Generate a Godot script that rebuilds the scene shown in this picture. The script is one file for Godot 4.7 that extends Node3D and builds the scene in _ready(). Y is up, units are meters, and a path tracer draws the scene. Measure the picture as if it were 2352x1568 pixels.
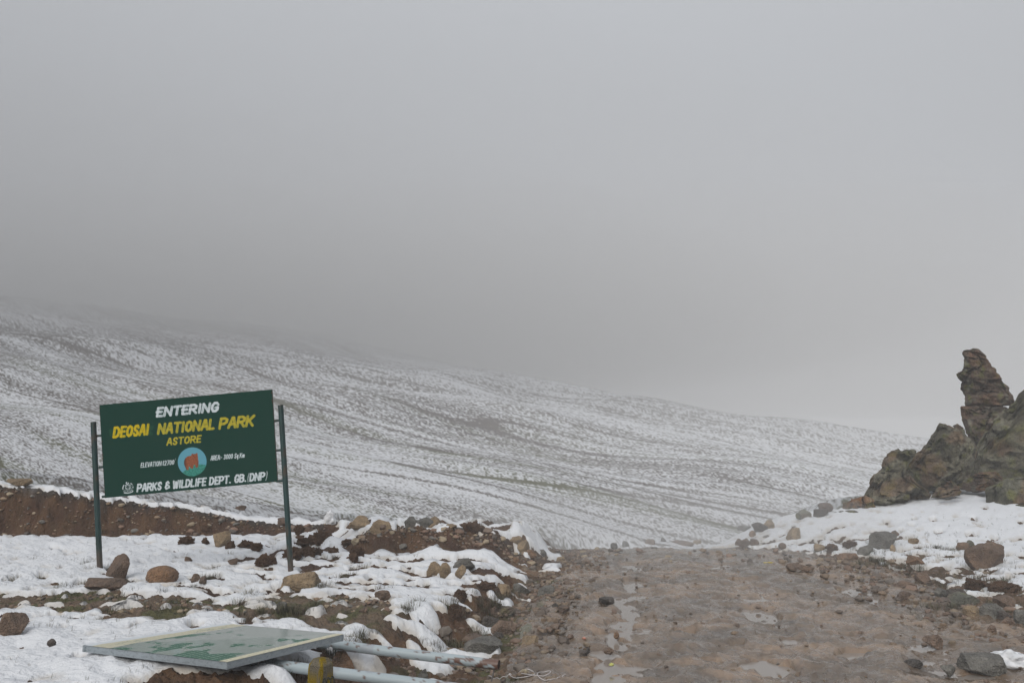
extends Node3D
# A mountain pass in cloud: a leaning park sign, a fallen sign, a muddy road over a crest, rocks and thin snow.

const F := 2037.0
const EYE := 1.6
var pitch := deg_to_rad(7.25)
var nz := FastNoiseLite.new()
var cell := FastNoiseLite.new()
var ridge := FastNoiseLite.new()
var block := FastNoiseLite.new()
var rng := RandomNumberGenerator.new()
var M := {}
var taken := {}


func _ready():
	rng.seed = 20
	nz.seed = 3
	nz.noise_type = FastNoiseLite.TYPE_SIMPLEX
	nz.fractal_type = FastNoiseLite.FRACTAL_NONE
	nz.frequency = 1.0
	cell.seed = 8
	cell.noise_type = FastNoiseLite.TYPE_CELLULAR
	cell.frequency = 1.0
	cell.fractal_type = FastNoiseLite.FRACTAL_NONE
	ridge.seed = 5
	ridge.noise_type = FastNoiseLite.TYPE_SIMPLEX
	ridge.fractal_type = FastNoiseLite.FRACTAL_FBM
	ridge.fractal_octaves = 4
	ridge.frequency = 1.0
	block.seed = 12
	block.noise_type = FastNoiseLite.TYPE_CELLULAR
	block.cellular_return_type = FastNoiseLite.RETURN_CELL_VALUE
	block.fractal_type = FastNoiseLite.FRACTAL_NONE
	block.frequency = 1.0
	# camera
	var cam := Camera3D.new()
	cam.name = "camera"
	cam.position = Vector3(0, EYE, 0)
	cam.rotation = Vector3(pitch, 0, 0)
	cam.fov = rad_to_deg(2.0 * atan(784.0 / F))
	cam.near = 0.05
	cam.far = 4000
	add_child(cam)
	cam.current = true
	# sky, sun, exposure, air
	var env := Environment.new()
	env.background_mode = Environment.BG_SKY
	var sm := ProceduralSkyMaterial.new()
	sm.sky_top_color = Color(0.90, 0.93, 0.98).linear_to_srgb()
	sm.sky_horizon_color = Color(0.29, 0.302, 0.322).linear_to_srgb()
	sm.sky_curve = 1.7
	sm.ground_bottom_color = Color(0.5, 0.51, 0.53).linear_to_srgb()
	sm.ground_horizon_color = Color(0.29, 0.302, 0.322).linear_to_srgb()
	sm.sun_angle_max = 1.0
	var sky := Sky.new()
	sky.sky_material = sm
	env.sky = sky
	env.tonemap_mode = Environment.TONE_MAPPER_LINEAR
	env.tonemap_exposure = 1.62
	env.sdfgi_enabled = true
	env.ssao_enabled = true
	env.ssil_enabled = true
	env.volumetric_fog_enabled = true
	env.volumetric_fog_density = 0.0038
	env.volumetric_fog_albedo = Color(0.97, 0.98, 1.0)
	env.volumetric_fog_anisotropy = -0.6
	var we := WorldEnvironment.new()
	we.name = "environment"
	we.environment = env
	add_child(we)
	var sun := DirectionalLight3D.new()
	sun.name = "sun"
	sun.light_energy = 0.7
	sun.light_angular_distance = 40.0
	sun.light_color = Color(1.0, 0.985, 0.96)
	sun.sky_mode = DirectionalLight3D.SKY_MODE_LIGHT_ONLY
	sun.shadow_enabled = true
	sun.rotation = Vector3(deg_to_rad(-31), deg_to_rad(-20), 0)
	add_child(sun)
	clouds()
	materials()
	setting()
	things()


func clouds():
	# the cloud that lies on the mountain: banks of mist, thicker the higher they hang
	# middle, size, density
	for c in [[Vector3(-190, 38, -250), Vector3(620, 46, 460), 0.0036], [Vector3(-170, 36, -240), Vector3(480, 38, 380), 0.0025], [Vector3(0, 38, -340), Vector3(1300, 44, 430), 0.004], [Vector3(-20, 33, -230), Vector3(300, 30, 200), 0.002], [Vector3(2.6, 0.35, -15.2), Vector3(8.0, 1.5, 6.0), 0.07]]:
		var f := FogVolume.new()
		f.name = numbered("cloud_bank" if c[0].z < -50.0 else "ground_mist")
		f.shape = RenderingServer.FOG_VOLUME_SHAPE_ELLIPSOID
		f.size = c[1]
		f.position = c[0]
		var fm := FogMaterial.new()
		fm.density = c[2]
		fm.albedo = Color(1.0, 1.0, 1.0)
		f.material = fm
		f.set_meta("kind", "stuff")
		add_child(f)


# ---------- helpers
func numbered(called: String) -> String:
	var n: int = taken.get(called, 0)
	taken[called] = n + 1
	return called if n == 0 else "%s_%03d" % [called, n]


func ray(u: float, v: float) -> Vector3:
	var x := (u - 1176.0) / F
	var y := -(v - 784.0) / F
	return Vector3(x, sin(pitch) + y * cos(pitch), -cos(pitch) + y * sin(pitch))


func at(u: float, v: float, d: float) -> Vector3:
	var r := ray(u, v)
	return Vector3(0, EYE, 0) + r * (d / -r.z)


func ground_at(u: float, v: float, on_snow := false) -> Vector3:
	var r := ray(u, v)
	r = r / -r.z
	var lo := 4.0
	var d := 4.0
	while d < 90.0:
		var p := Vector3(0, EYE, 0) + r * d
		if p.y < (top_h(p.x, d) if on_snow else base_h(p.x, d)):
			break
		lo = d
		d += 0.06 + d * 0.004
	for i in 12:
		var mid := (lo + d) / 2.0
		var p := Vector3(0, EYE, 0) + r * mid
		if p.y < (top_h(p.x, mid) if on_snow else base_h(p.x, mid)):
			d = mid
		else:
			lo = mid
	return Vector3(0, EYE, 0) + r * d


func tag(o: Node, label: String, category: String, group := "") -> Node:
	o.set_meta("label", label)
	o.set_meta("category", category)
	if group != "":
		o.set_meta("group", group)
	return o


func thing(called: String, label: String, category: String, where := Vector3.ZERO, group := "") -> Node3D:
	var o := Node3D.new()
	o.name = numbered(called)
	o.position = where
	add_child(o)
	tag(o, label, category, group)
	return o


func obj(called: String, mesh: Mesh, m: Material, parent: Node = self) -> MeshInstance3D:
	var o := MeshInstance3D.new()
	o.name = numbered(called) if parent == self else called
	o.mesh = mesh
	o.material_override = m
	parent.add_child(o, true)
	return o


func struct(called: String, mesh: Mesh, m: Material) -> MeshInstance3D:
	var o := obj(called, mesh, m)
	o.set_meta("kind", "structure")
	return o


func lin(r: float, g: float, b: float) -> Color:
	return Color(r, g, b).linear_to_srgb()


# every face with its own normal, for broken stone
func faceted(v: PackedVector3Array, idx: PackedInt32Array, cols: PackedColorArray, soft := 0.35) -> ArrayMesh:
	var smooth := PackedVector3Array()
	smooth.resize(v.size())
	var faces := PackedVector3Array()
	for t in range(0, idx.size(), 3):
		var n := (v[idx[t + 2]] - v[idx[t]]).cross(v[idx[t + 1]] - v[idx[t]])
		faces.append(n.normalized())
		for k in 3:
			smooth[idx[t + k]] += n
	var v2 := PackedVector3Array()
	var n2 := PackedVector3Array()
	var c2 := PackedColorArray()
	var i2 := PackedInt32Array()
	for t in idx.size():
		v2.append(v[idx[t]])
		n2.append(faces[t / 3].lerp(smooth[idx[t]].normalized(), soft).normalized())
		c2.append(cols[idx[t]])
		i2.append(t)
	return indexed(v2, i2, c2, PackedVector2Array(), n2)


func indexed(v: PackedVector3Array, idx: PackedInt32Array, cols := PackedColorArray(), uvs := PackedVector2Array(), normals := PackedVector3Array()) -> ArrayMesh:
	if normals.is_empty():
		normals.resize(v.size())
		for t in range(0, idx.size(), 3):
			var a := idx[t]
			var b := idx[t + 1]
			var c := idx[t + 2]
			var n := (v[c] - v[a]).cross(v[b] - v[a])
			normals[a] += n
			normals[b] += n
			normals[c] += n
		for i in normals.size():
			normals[i] = normals[i].normalized()
	var arr := []
	arr.resize(Mesh.ARRAY_MAX)
	arr[Mesh.ARRAY_VERTEX] = v
	arr[Mesh.ARRAY_NORMAL] = normals
	arr[Mesh.ARRAY_INDEX] = idx
	if cols.size():
		arr[Mesh.ARRAY_COLOR] = cols
	if uvs.size():
		arr[Mesh.ARRAY_TEX_UV] = uvs
	var m := ArrayMesh.new()
	m.add_surface_from_arrays(Mesh.PRIMITIVE_TRIANGLES, arr)
	return m


func noise_tex(freq: float, seed_: int, normal := false, octaves := 5, type := FastNoiseLite.TYPE_SIMPLEX, ramp: Gradient = null, size := 512, bump := 6.0) -> NoiseTexture2D:
	var t := NoiseTexture2D.new()
	t.width = size
	t.height = size
	t.seamless = true
	var n := FastNoiseLite.new()
	n.seed = seed_
	n.noise_type = type
	n.frequency = freq
	n.fractal_octaves = octaves
	t.noise = n
	t.as_normal_map = normal
	t.bump_strength = bump
	if ramp:
		t.color_ramp = ramp
	return t


func grad(stops: Array) -> Gradient:
	var g := Gradient.new()
	var off := PackedFloat32Array()
	var col := PackedColorArray()
	for s in stops:
		off.append(s[0])
		col.append(s[1])
	g.offsets = off
	g.colors = col
	return g


func mat(called: String, color: Color, rough: float, tri := 0.0, tex: Texture2D = null, height: Texture2D = null, hscale := 1.0, vertex := false) -> StandardMaterial3D:
	var m := StandardMaterial3D.new()
	m.resource_name = called
	m.albedo_color = color
	m.roughness = rough
	m.vertex_color_use_as_albedo = vertex
	if tri > 0.0:
		m.uv1_triplanar = true
		m.uv1_world_triplanar = true
		m.uv1_scale = Vector3.ONE * tri
		m.uv1_triplanar_sharpness = 3.0
	if tex:
		m.albedo_texture = tex
	if height:
		m.heightmap_enabled = true
		m.heightmap_texture = height
		m.heightmap_scale = hscale
	M[called] = m
	return m


func materials():
	var hf := noise_tex(0.012, 4, false, 6)
	var hc := noise_tex(0.03, 9, false, 5)
	var mottled := noise_tex(0.02, 11, false, 6, FastNoiseLite.TYPE_SIMPLEX, grad([[0.0, lin(0.55, 0.55, 0.55)], [0.45, lin(0.9, 0.9, 0.9)], [0.6, Color(1, 1, 1)], [1.0, lin(0.7, 0.7, 0.7)]]))
	mat("soil", Color.WHITE, 0.85, 1.6, mottled, hf, 3.0, true)
	M.soil.metallic_specular = 0.3
	var road := mat("road", Color.WHITE, 1.0, 0.7, mottled, hf, 0.9, true)
	road.roughness_texture = noise_tex(0.008, 21, false, 5, FastNoiseLite.TYPE_SIMPLEX, grad([[0.0, Color(0.08, 0.08, 0.08)], [0.5, Color(0.17, 0.17, 0.17)], [0.6, Color(0.36, 0.36, 0.36)], [1.0, Color(0.52, 0.52, 0.52)]]))
	mat("snow", Color.WHITE, 0.75, 2.2, null, hf, 1.2, true)
	M.snow.metallic_specular = 0.25
	mat("hill", Color.WHITE, 0.9, 0.0, null, null, 1.0, true)
	M.hill.metallic_specular = 0.2
	mat("water", lin(0.22, 0.19, 0.165), 0.02)
	M.water.metallic_specular = 0.5
	mat("rock", Color.WHITE, 0.8, 2.4, mottled, hc, 2.2, true)
	var cracked := noise_tex(0.016, 17, false, 4, FastNoiseLite.TYPE_CELLULAR)
	(cracked.noise as FastNoiseLite).cellular_return_type = FastNoiseLite.RETURN_DISTANCE2_SUB
	(cracked.noise as FastNoiseLite).domain_warp_enabled = true
	var grainy := noise_tex(0.03, 15, false, 6, FastNoiseLite.TYPE_SIMPLEX, grad([[0.0, lin(0.3, 0.3, 0.28)], [0.4, lin(0.75, 0.75, 0.73)], [0.55, Color(1, 1, 1)], [0.75, lin(0.85, 0.8, 0.66)], [1.0, lin(0.45, 0.42, 0.36)]]))
	mat("crag", Color.WHITE, 0.85, 0.9, grainy, cracked, 9.0, true)
	M.crag.metallic_specular = 0.3
	mat("clod", Color.WHITE, 0.95, 3.2, mottled, hc, 4.0, true)
	M.clod.metallic_specular = 0.2
	mat("grass", Color.WHITE, 0.7, 0.0, null, null, 1.0, true)


# ---------- the lie of the land (x to the right, d metres ahead)
func along(t: float, pts: Array) -> float:
	if t <= pts[0][0]:
		return pts[0][1]
	for i in range(1, pts.size()):
		if t < pts[i][0]:
			var k: float = (t - pts[i - 1][0]) / (pts[i][0] - pts[i - 1][0])
			return lerpf(pts[i - 1][1], pts[i][1], k)
	return pts[-1][1]


var cut_line := [[4.0, -2.7], [5.0, -2.25], [5.6, -1.9], [6.5, -1.5], [7.4, -1.2], [8.5, -0.75], [9.6, -0.45], [11.0, -0.3], [13.0, -0.2], [15.0, 0.3], [20.0, 0.3]]
var road_left := [[4.0, -0.2], [6.0, 0.0], [9.0, 0.22], [12.0, 0.7], [14.0, 1.15], [16.0, 1.5], [20.0, 2.0]]
var road_right := [[4.0, 4.1], [6.0, 4.4], [8.0, 4.6], [10.3, 4.85], [12.2, 5.1], [14.0, 5.0], [15.5, 4.3], [17.0, 3.4], [20.0, 3.0]]
# pools on the road: u, v of the middle, half width, half height as seen
var pools := [[1745, 1409, 37, 12], [1754, 1531, 52, 15], [2153, 1420, 43, 15], [2232, 1448, 18, 6], [1895, 1377, 26, 5], [1665, 1377, 30, 4], [1455, 1339, 25, 8], [1448, 1352, 10, 8], [1345, 1361, 17, 5], [1385, 1378, 55, 6], [1428, 1391, 36, 6], [1444, 1408, 20, 10], [1420, 1432, 26, 8], [1405, 1458, 44, 7], [1414, 1478, 20, 12], [1392, 1503, 32, 10], [1402, 1528, 26, 13], [1390, 1556, 34, 14], [1575, 1453, 26, 6], [1690, 1480, 20, 4], [1630, 1518, 22, 4], [1700, 1332, 24, 3], [1640, 1302, 22, 2], [1470, 1305, 16, 4], [1340, 1296, 18, 5], [1965, 1500, 40, 5], [1950, 1358, 30, 4], [2030, 1465, 18, 4], [1560, 1425, 22, 3], [1820, 1470, 24, 4]]
var pool_at := []


func lay_pools():
	for p in pools:
		var r := ray(p[0], p[1])
		var d := (EYE + 0.02) / (-r.y / -r.z)
		var r2 := ray(p[0], p[1] - p[3])
		var d2 := (EYE + 0.02) / (-r2.y / -r2.z)
		pool_at.append([r.x / -r.z * d, d, p[2] / F * d, minf(d2 - d, 0.9)])


func bank_line(x: float) -> float:
	return 16.1 + 0.18 * nz.get_noise_2d(x * 0.7, 3.0) + 0.07 * nz.get_noise_2d(x * 2.5, 7.0)


func bank_top(x: float) -> float:
	return clampf(0.05 + 0.135 * (-3.2 - x), 0.0, 1.5)


func berm(x: float, d: float) -> float:
	var w := 0.12 * nz.get_noise_2d(x * 1.6, 20.0)
	return smoothstep(13.2 + w, 13.75 + w, d) * (1.0 - smoothstep(14.8, 16.4, d)) * smoothstep(-3.0, -2.1, x) * (1.0 - smoothstep(-0.4, 0.9, x)) * (0.25 + 0.05 * nz.get_noise_2d(x * 1.2, 40.0))


func hill_h(x: float, d: float) -> float:
	var h := -2.4 - 0.1 * x + (d - 45.0) * (0.129 - 0.00027 * x)
	var f := maxf(0.0, d - 215.0 + x * 0.3)
	h -= 0.0007 * f * f * smoothstep(-90.0, 20.0, x)
	if h > 40.0:
		h = 40.0 + 25.0 * (1.0 - exp(-(h - 40.0) / 25.0))
	h += 1.1 * nz.get_noise_2d(x * 0.022, d * 0.016) * smoothstep(30.0, 90.0, d)
	h += 0.25 * nz.get_noise_2d((x * 0.8 - d * 0.6) * 0.03, (x * 0.6 + d * 0.8) * 0.14)
	return h


func near_h(x: float, d: float) -> float:
	var ex := along(d, cut_line) + 0.13 * nz.get_noise_2d(d * 1.3, 5.0) + 0.05 * nz.get_noise_2d(d * 4.0, 9.0)
	var rx := along(d, road_left)
	var rr := along(d, road_right)
	var left := 0.15 + 0.035 * nz.get_noise_2d(x * 0.5, d * 0.5)
	if x < -2.5:
		left += smoothstep(bank_line(x) - 0.35, bank_line(x) + 0.45, d) * bank_top(x)
	left += 0.09 * smoothstep(12.2, 13.4, d) * smoothstep(-4.4, -3.2, x) * (0.7 + nz.get_noise_2d(x * 1.4, d * 1.1))
	left += berm(x, d)
	var deep := 1.0 - smoothstep(10.0, 13.0, d) * 0.75
	var h := lerpf(left, -0.13 * deep, smoothstep(ex - 0.1, ex + 0.5, x))
	if d > 12.8:
		h = maxf(h, berm(x, d) - 0.05)
	h = lerpf(h, 0.0, smoothstep(rx - 0.5, rx + 0.15, x))
	var out := maxf(0.0, x - rr)
	h += 0.075 * out * smoothstep(0.0, 1.0, out) + 0.055 * maxf(0.0, d - 14.0) * smoothstep(0.0, 2.5, out)
	# the road tips over the crest; the banks beside it a little later
	var road := smoothstep(-3.2, 0.2, x) * (1.0 - smoothstep(0.5, 3.2, out))
	var f := maxf(0.0, d - 14.6)
	h -= road * (0.028 * f * f if f < 3.0 else 0.252 + 0.168 * (f - 3.0))
	var g := maxf(0.0, d - 17.2)
	h -= 0.045 * g * g * smoothstep(1.0, 5.0, x) * (1.0 - smoothstep(6.8, 8.2, x))
	return h


func base_h(x: float, d: float) -> float:
	if d > 50.0:
		return hill_h(x, d)
	var k := smoothstep(18.5, 48.0, d)
	return lerpf(near_h(x, d), hill_h(x, d), k) if d > 18.5 else near_h(x, d)


func pool_depth(x: float, d: float) -> float:
	var deep := 0.0
	for p in pool_at:
		var a: float = (x - p[0]) / p[2]
		var b: float = (d - p[1]) / p[3]
		if absf(a) < 1.7 and absf(b) < 1.7:
			var q := sqrt(a * a + b * b) + 0.28 * nz.get_noise_2d(x * 5.0, d * 3.5)
			deep = maxf(deep, 1.0 - smoothstep(0.8, 1.3, q))
	return deep


func path_band(x: float, d: float) -> float:
	var mid := along(x, [[-6.0, 9.1], [-4.8, 9.0], [-2.9, 8.65], [-1.3, 8.3], [-0.6, 8.1]])
	var q := absf(d - mid + 0.35 * nz.get_noise_2d(x * 1.1, d * 0.9)) / 0.62
	return (1.0 - smoothstep(0.55, 1.25, q)) * (1.0 - smoothstep(-1.35, -0.8, x))


func steep(x: float, d: float) -> float:
	var s := 0.0
	if x < -2.7:
		var b := bank_line(x)
		s = smoothstep(b - 0.34, b - 0.2, d + 0.08 * nz.get_noise_2d(x * 3.0, 1.0)) * (1.0 - smoothstep(b + 0.36, b + 0.44, d)) * smoothstep(0.03, 0.15, bank_top(x))
	var w := 0.12 * nz.get_noise_2d(x * 1.6, 20.0)
	s = maxf(s, smoothstep(13.15 + w, 13.3 + w, d) * (1.0 - smoothstep(13.5 + w, 13.6 + w, d)) * smoothstep(-2.6, -2.3, x) * (1.0 - smoothstep(0.25, 0.7, x)))
	return s


func snow_depth(x: float, d: float) -> float:
	var ex := along(d, cut_line) + 0.13 * nz.get_noise_2d(d * 1.3, 5.0)
	var rx := along(d, road_left)
	var rr := along(d, road_right)
	var a := nz.get_noise_2d(x * 1.1, d * 1.1)
	var b := nz.get_noise_2d(x * 3.1 + 40.0, d * 3.1)
	var c := nz.get_noise_2d(x * 8.0, d * 6.0 + 70.0)
	var p := 0.053 + 0.022 * a + 0.018 * b + 0.007 * c
	var road := smoothstep(rx - 0.55 + 0.3 * a, rx - 0.15 + 0.3 * a, x) * (1.0 - smoothstep(rr - 0.25 + 0.35 * a, rr + 0.25 + 0.35 * a + 0.2 * b, x))
	p -= 0.4 * road
	if x < rx:
		var cut := smoothstep(ex - 0.15 + 0.1 * b, ex + 0.1 + 0.1 * b, x)
		p -= cut * (1.0 - 0.75 * smoothstep(10.8, 12.4, d)) * (0.06 - 0.075 * nz.get_noise_2d(x * 1.3 + 9.0, d * 1.9) - 0.02 * b)
		p -= 0.008 * smoothstep(-4.6, -3.0, x) * smoothstep(7.0, 9.0, d)
		p += 0.018 * smoothstep(11.3, 12.6, d) * (1.0 - smoothstep(14.6, 15.2, d)) * smoothstep(-0.6, 0.2, x)
		p -= 0.17 * path_band(x, d) * (0.95 + 1.0 * nz.get_noise_2d(x * 1.7 + 70.0, d * 3.6))
		p -= 0.075 * smoothstep(0.22, 0.5, nz.get_noise_2d(x * 1.3 + 60.0, d * 1.9)) * smoothstep(9.2, 10.0, d) * smoothstep(-4.6, -3.4, x)
	else:
		p -= 0.045 * (1.0 - smoothstep(0.0, 1.3, x - rr)) * (1.0 + 1.0 * b) * (1.0 - smoothstep(13.0, 15.0, d))
		p -= 0.014 * (1.0 - smoothstep(0.5, 3.0, x - rr)) + 0.03 * smoothstep(0.25, 0.5, nz.get_noise_2d(x * 1.4 + 5.0, d * 2.4)) * (1.0 - smoothstep(1.5, 4.0, x - rr))
	p -= 0.4 * steep(x, d)
	# bare under the fallen sign
	p -= 0.3 * smoothstep(-2.55, -2.1, x + 0.45 * (d - 5.8)) * (1.0 - smoothstep(5.75, 6.1, d)) * smoothstep(5.3, 5.5, d + 0.1 * a)
	# beyond the lip the thin speckled cover of the hill takes over
	if x < -2.4:
		p -= 0.3 * smoothstep(bank_line(x) + 0.9, bank_line(x) + 1.5, d + 0.3 * b)
	elif x < 3.0:
		p -= 0.3 * smoothstep(15.4, 16.2, d + 0.4 * b)
	else:
		p -= 0.3 * smoothstep(20.0, 21.0, d)
	# steps, and holes melted round tufts
	var hole := cell.get_noise_2d(x * 1.9 + 3.0, d * 1.5)
	if hole < -0.82:
		p -= (0.075 if nz.get_noise_2d(x * 0.35, d * 0.35 + 30.0) > 0.0 else 0.035) * smoothstep(-0.82, -0.93, hole)
	return p


func soil_rough(x: float, d: float) -> float:
	return 0.022 * nz.get_noise_2d(x * 4.0 + 11.0, d * 4.0) + 0.013 * nz.get_noise_2d(x * 11.0, d * 11.0) + 0.008 * nz.get_noise_2d(x * 24.0, d * 20.0)


func hill_cover(x: float, d: float, cellsize: float) -> Color:
	var q := 1.2 * nz.get_noise_2d(x * 0.012, d * 0.012)
	var s := x * 0.8 - d * 0.6 + q
	var t := x * 0.6 + d * 0.8 + q
	var band := nz.get_noise_2d(s * 0.008, t * 0.11) * 0.5 + nz.get_noise_2d(s * 0.016 + 50.0, t * 0.38) * 0.45 + nz.get_noise_2d(s * 0.07 + 90.0, t * 1.1) * 0.26
	var broad := nz.get_noise_2d(x * 0.018 + 30.0, d * 0.018)
	var snow := 0.64 - 0.5 * band + 0.16 * broad
	snow -= 0.45 * smoothstep(-8.0, -40.0, x) * (1.0 - smoothstep(60.0, 120.0, d)) * smoothstep(25.0, 50.0, d) * (0.6 + nz.get_noise_2d(s * 0.02, t * 0.08))
	var lines := smoothstep(0.09, 0.02, absf(nz.get_noise_2d(s * 0.006 + 5.0, t * 0.075))) * smoothstep(-0.2, 0.3, nz.get_noise_2d(s * 0.01 + 33.0, t * 0.03))
	lines += 0.8 * smoothstep(0.13, 0.03, absf(nz.get_noise_2d(s * 0.009 + 65.0, t * 0.18))) * smoothstep(-0.1, 0.3, nz.get_noise_2d(s * 0.012 + 13.0, t * 0.05))
	snow -= 0.85 * lines
	snow += 0.06 * smoothstep(95.0, 180.0, d) * smoothstep(-110.0, -40.0, x)  # snowier far up; the tone also paints the fade into cloud
	snow -= 0.24 * smoothstep(-25.0, -75.0, x) * smoothstep(60.0, 115.0, d)  # barer upper left, also coloured to sink into the grey mist
	var fine := 0.25 * nz.get_noise_2d(x * 4.0, d * 2.6) + 0.12 * nz.get_noise_2d(x * 1.3 + 7.0, d * 0.7) + 0.95 * rng.randf_range(-1.0, 1.0)
	var soft := 0.42
	var k := smoothstep(-soft, soft, snow - 0.5 + 0.6 * fine)
	var green := smoothstep(0.15, 0.6, nz.get_noise_2d(s * 0.015 + 20.0, t * 0.16 + 9.0)) * (1.0 - smoothstep(70.0, 130.0, d))
	var bare := Color(0.10, 0.09, 0.08).lerp(Color(0.085, 0.088, 0.045), green * 0.8)
	return bare.lerp(Color(0.51, 0.522, 0.542), k)



func setting():
	lay_pools()
	var rows := PackedFloat32Array()
	var d := 4.4
	while d < 23.0:
		rows.append(d)
		d += 0.02 + d * d * 0.00062
	var nc := 800
	var cols := PackedFloat32Array()
	for i in nc:
		cols.append(-0.86 + 1.72 * i / (nc - 1))
	var nr := rows.size()
	var soil := PackedVector3Array()
	var snow := PackedVector3Array()
	var soil_c := PackedColorArray()
	var snow_c := PackedColorArray()
	var on_road := PackedByteArray()
	var covered := PackedFloat32Array()
	for j in nr:
		var dd := rows[j]
		var rx := along(dd, road_left)
		var rr := along(dd, road_right)
		for i in nc:
			var x := cols[i] * dd
			var h := base_h(x, dd)
			var far := smoothstep(16.6, 17.6, dd + 0.3 * nz.get_noise_2d(x, dd))
			var p := snow_depth(x, dd) if dd < 21.5 else -0.2
			var r := soil_rough(x, dd)
			var road := smoothstep(rx - 0.35, rx + 0.1, x) * (1.0 - smoothstep(rr - 0.1, rr + 0.4, x)) * (1.0 - far)
			var y := h + r * (1.0 - far * 0.7)
			var c := Color(0.092, 0.052, 0.03)
			var m := nz.get_noise_2d(x * 1.7, dd * 1.7 + 44.0)
			c = c.lerp(Color(0.06, 0.035, 0.022), clampf(0.5 + m, 0.0, 1.0))
			if x < -3.0:   # dark sod at the lip of the bank
				c = c.lerp(Color(0.045, 0.034, 0.026), smoothstep(bank_line(x) + 0.26, bank_line(x) + 0.34, dd + 0.06 * m))
			if road > 0.0 or x > 0.0:
				var mud := Color(0.19, 0.13, 0.085).lerp(Color(0.12, 0.087, 0.06), clampf(0.5 + nz.get_noise_2d(x * 0.8, dd * 0.6) + 0.5 * m, 0.0, 1.0))
				c = c.lerp(mud, maxf(road, 0.45))
				# wheel-churned mud: lumps and smears
				var lump := ridge.get_noise_2d(x * 1.5, dd * 2.0)
				var rut := absf(x - along(dd, [[6.0, 0.62], [6.7, 0.73], [8.0, 0.95], [9.0, 1.17], [11.0, 1.5], [14.0, 1.9]]))
				rut = minf(rut, absf(x - along(dd, [[6.0, 1.75], [6.7, 1.92], [8.9, 2.5], [11.3, 2.9], [14.0, 3.2]])))
				rut = minf(rut, absf(x - along(dd, [[6.0, 3.0], [8.9, 3.9], [11.3, 4.2], [14.0, 4.3]])))
				y -= road * 0.022 * (1.0 - smoothstep(0.08, 0.32, rut + 0.1 * m))
				y += road * (0.03 * lump + 0.02 * nz.get_noise_2d(x * 1.1, dd * 0.5) + 0.011 * ridge.get_noise_2d(x * 4.0 + 5.0, dd * 6.0) - 0.5 * r)
				c = c * (1.0 + 0.5 * clampf(lump, -0.5, 0.5))
				var pd := pool_depth(x, dd)
				y = lerpf(y, h - 0.085 + 0.3 * r, pd)
			var grassy := smoothstep(0.1, 0.45, nz.get_noise_2d(x * 1.5 + 80.0, dd * 2.2) + 0.3 * m)
			var by_path := path_band(x, dd)
			if x < rx and dd < 12.0:
				c = c.lerp(Color(0.13, 0.098, 0.068), by_path)
				c = c.lerp(Color(0.075, 0.078, 0.032), 0.8 * grassy * maxf(by_path, smoothstep(along(dd, cut_line) + 0.25, along(dd, cut_line) + 0.6, x)))
			if far > 0.0:
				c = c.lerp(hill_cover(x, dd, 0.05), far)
			soil.append(Vector3(x, y, -dd))
			soil_c.append(c)
			on_road.append(1 if road > 0.5 else 0)
			var th := p
			if p > 0.0:
				th = 0.07 * pow(clampf(p / 0.07, 0.0, 1.5), 0.72)
			else:
				th = maxf(p * 2.2, -0.2)
			var soft := 0.012 * nz.get_noise_2d(x * 2.2, dd * 2.2) + 0.007 * nz.get_noise_2d(x * 5.5, dd * 4.5 + 8.0)
			snow.append(Vector3(x, h + soft + th - 0.004, -dd))
			var dirty := 1.0 - smoothstep(0.0, 0.035, p + 0.012 * m)
			if x < rx:
				dirty = maxf(dirty, 0.55 * by_path)
			snow_c.append(Color(0.60, 0.613, 0.636).lerp(Color(0.39, 0.34, 0.28), dirty * 0.75))
			covered.append(p)
	var grid_n := func(v: PackedVector3Array) -> PackedVector3Array:
		var out := PackedVector3Array()
		out.resize(v.size())
		for j in nr:
			for i in nc:
				var a := v[j * nc + mini(i + 1, nc - 1)] - v[j * nc + maxi(i - 1, 0)]
				var b := v[mini(j + 1, nr - 1) * nc + i] - v[maxi(j - 1, 0) * nc + i]
				out[j * nc + i] = a.cross(b).normalized()
		return out
	var soil_n: PackedVector3Array = grid_n.call(soil)
	var snow_n: PackedVector3Array = grid_n.call(snow)
	var i_soil := PackedInt32Array()
	var i_road := PackedInt32Array()
	var i_snow := PackedInt32Array()
	for j in nr - 1:
		for i in nc - 1:
			var k := j * nc + i
			var six := PackedInt32Array([k, k + nc, k + 1, k + 1, k + nc, k + nc + 1])
			if on_road[k]:
				i_road.append_array(six)
			else:
				i_soil.append_array(six)
			if maxf(maxf(snow[k].y - soil[k].y, snow[k + 1].y - soil[k + 1].y), maxf(snow[k + nc].y - soil[k + nc].y, snow[k + nc + 1].y - soil[k + nc + 1].y)) > -0.004:
				i_snow.append_array(six)
	struct("ground", compact(soil, i_soil, soil_c, soil_n), M.soil)
	struct("road", compact(soil, i_road, soil_c, soil_n), M.road)
	struct("snow_cover", compact(snow, i_snow, snow_c, snow_n), M.snow)
	print("near ", nr, " rows, snow tris ", i_snow.size() / 3)
	hillside()
	surroundings()
	# standing water: a level sheet that shows wherever the road lies lower
	var wv := PackedVector3Array()
	var wi := PackedInt32Array()
	for k in 20:
		var dd := 5.6 + k * 0.42
		wv.append(Vector3(along(dd, road_left) + 0.14, -0.038, -dd))
		wv.append(Vector3(along(dd, road_right) + 0.1, -0.038, -dd))
		if k > 0:
			var q := k * 2
			wi.append_array([q - 2, q, q - 1, q - 1, q, q + 1])
	struct("puddle_water", indexed(wv, wi), M.water)


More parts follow.
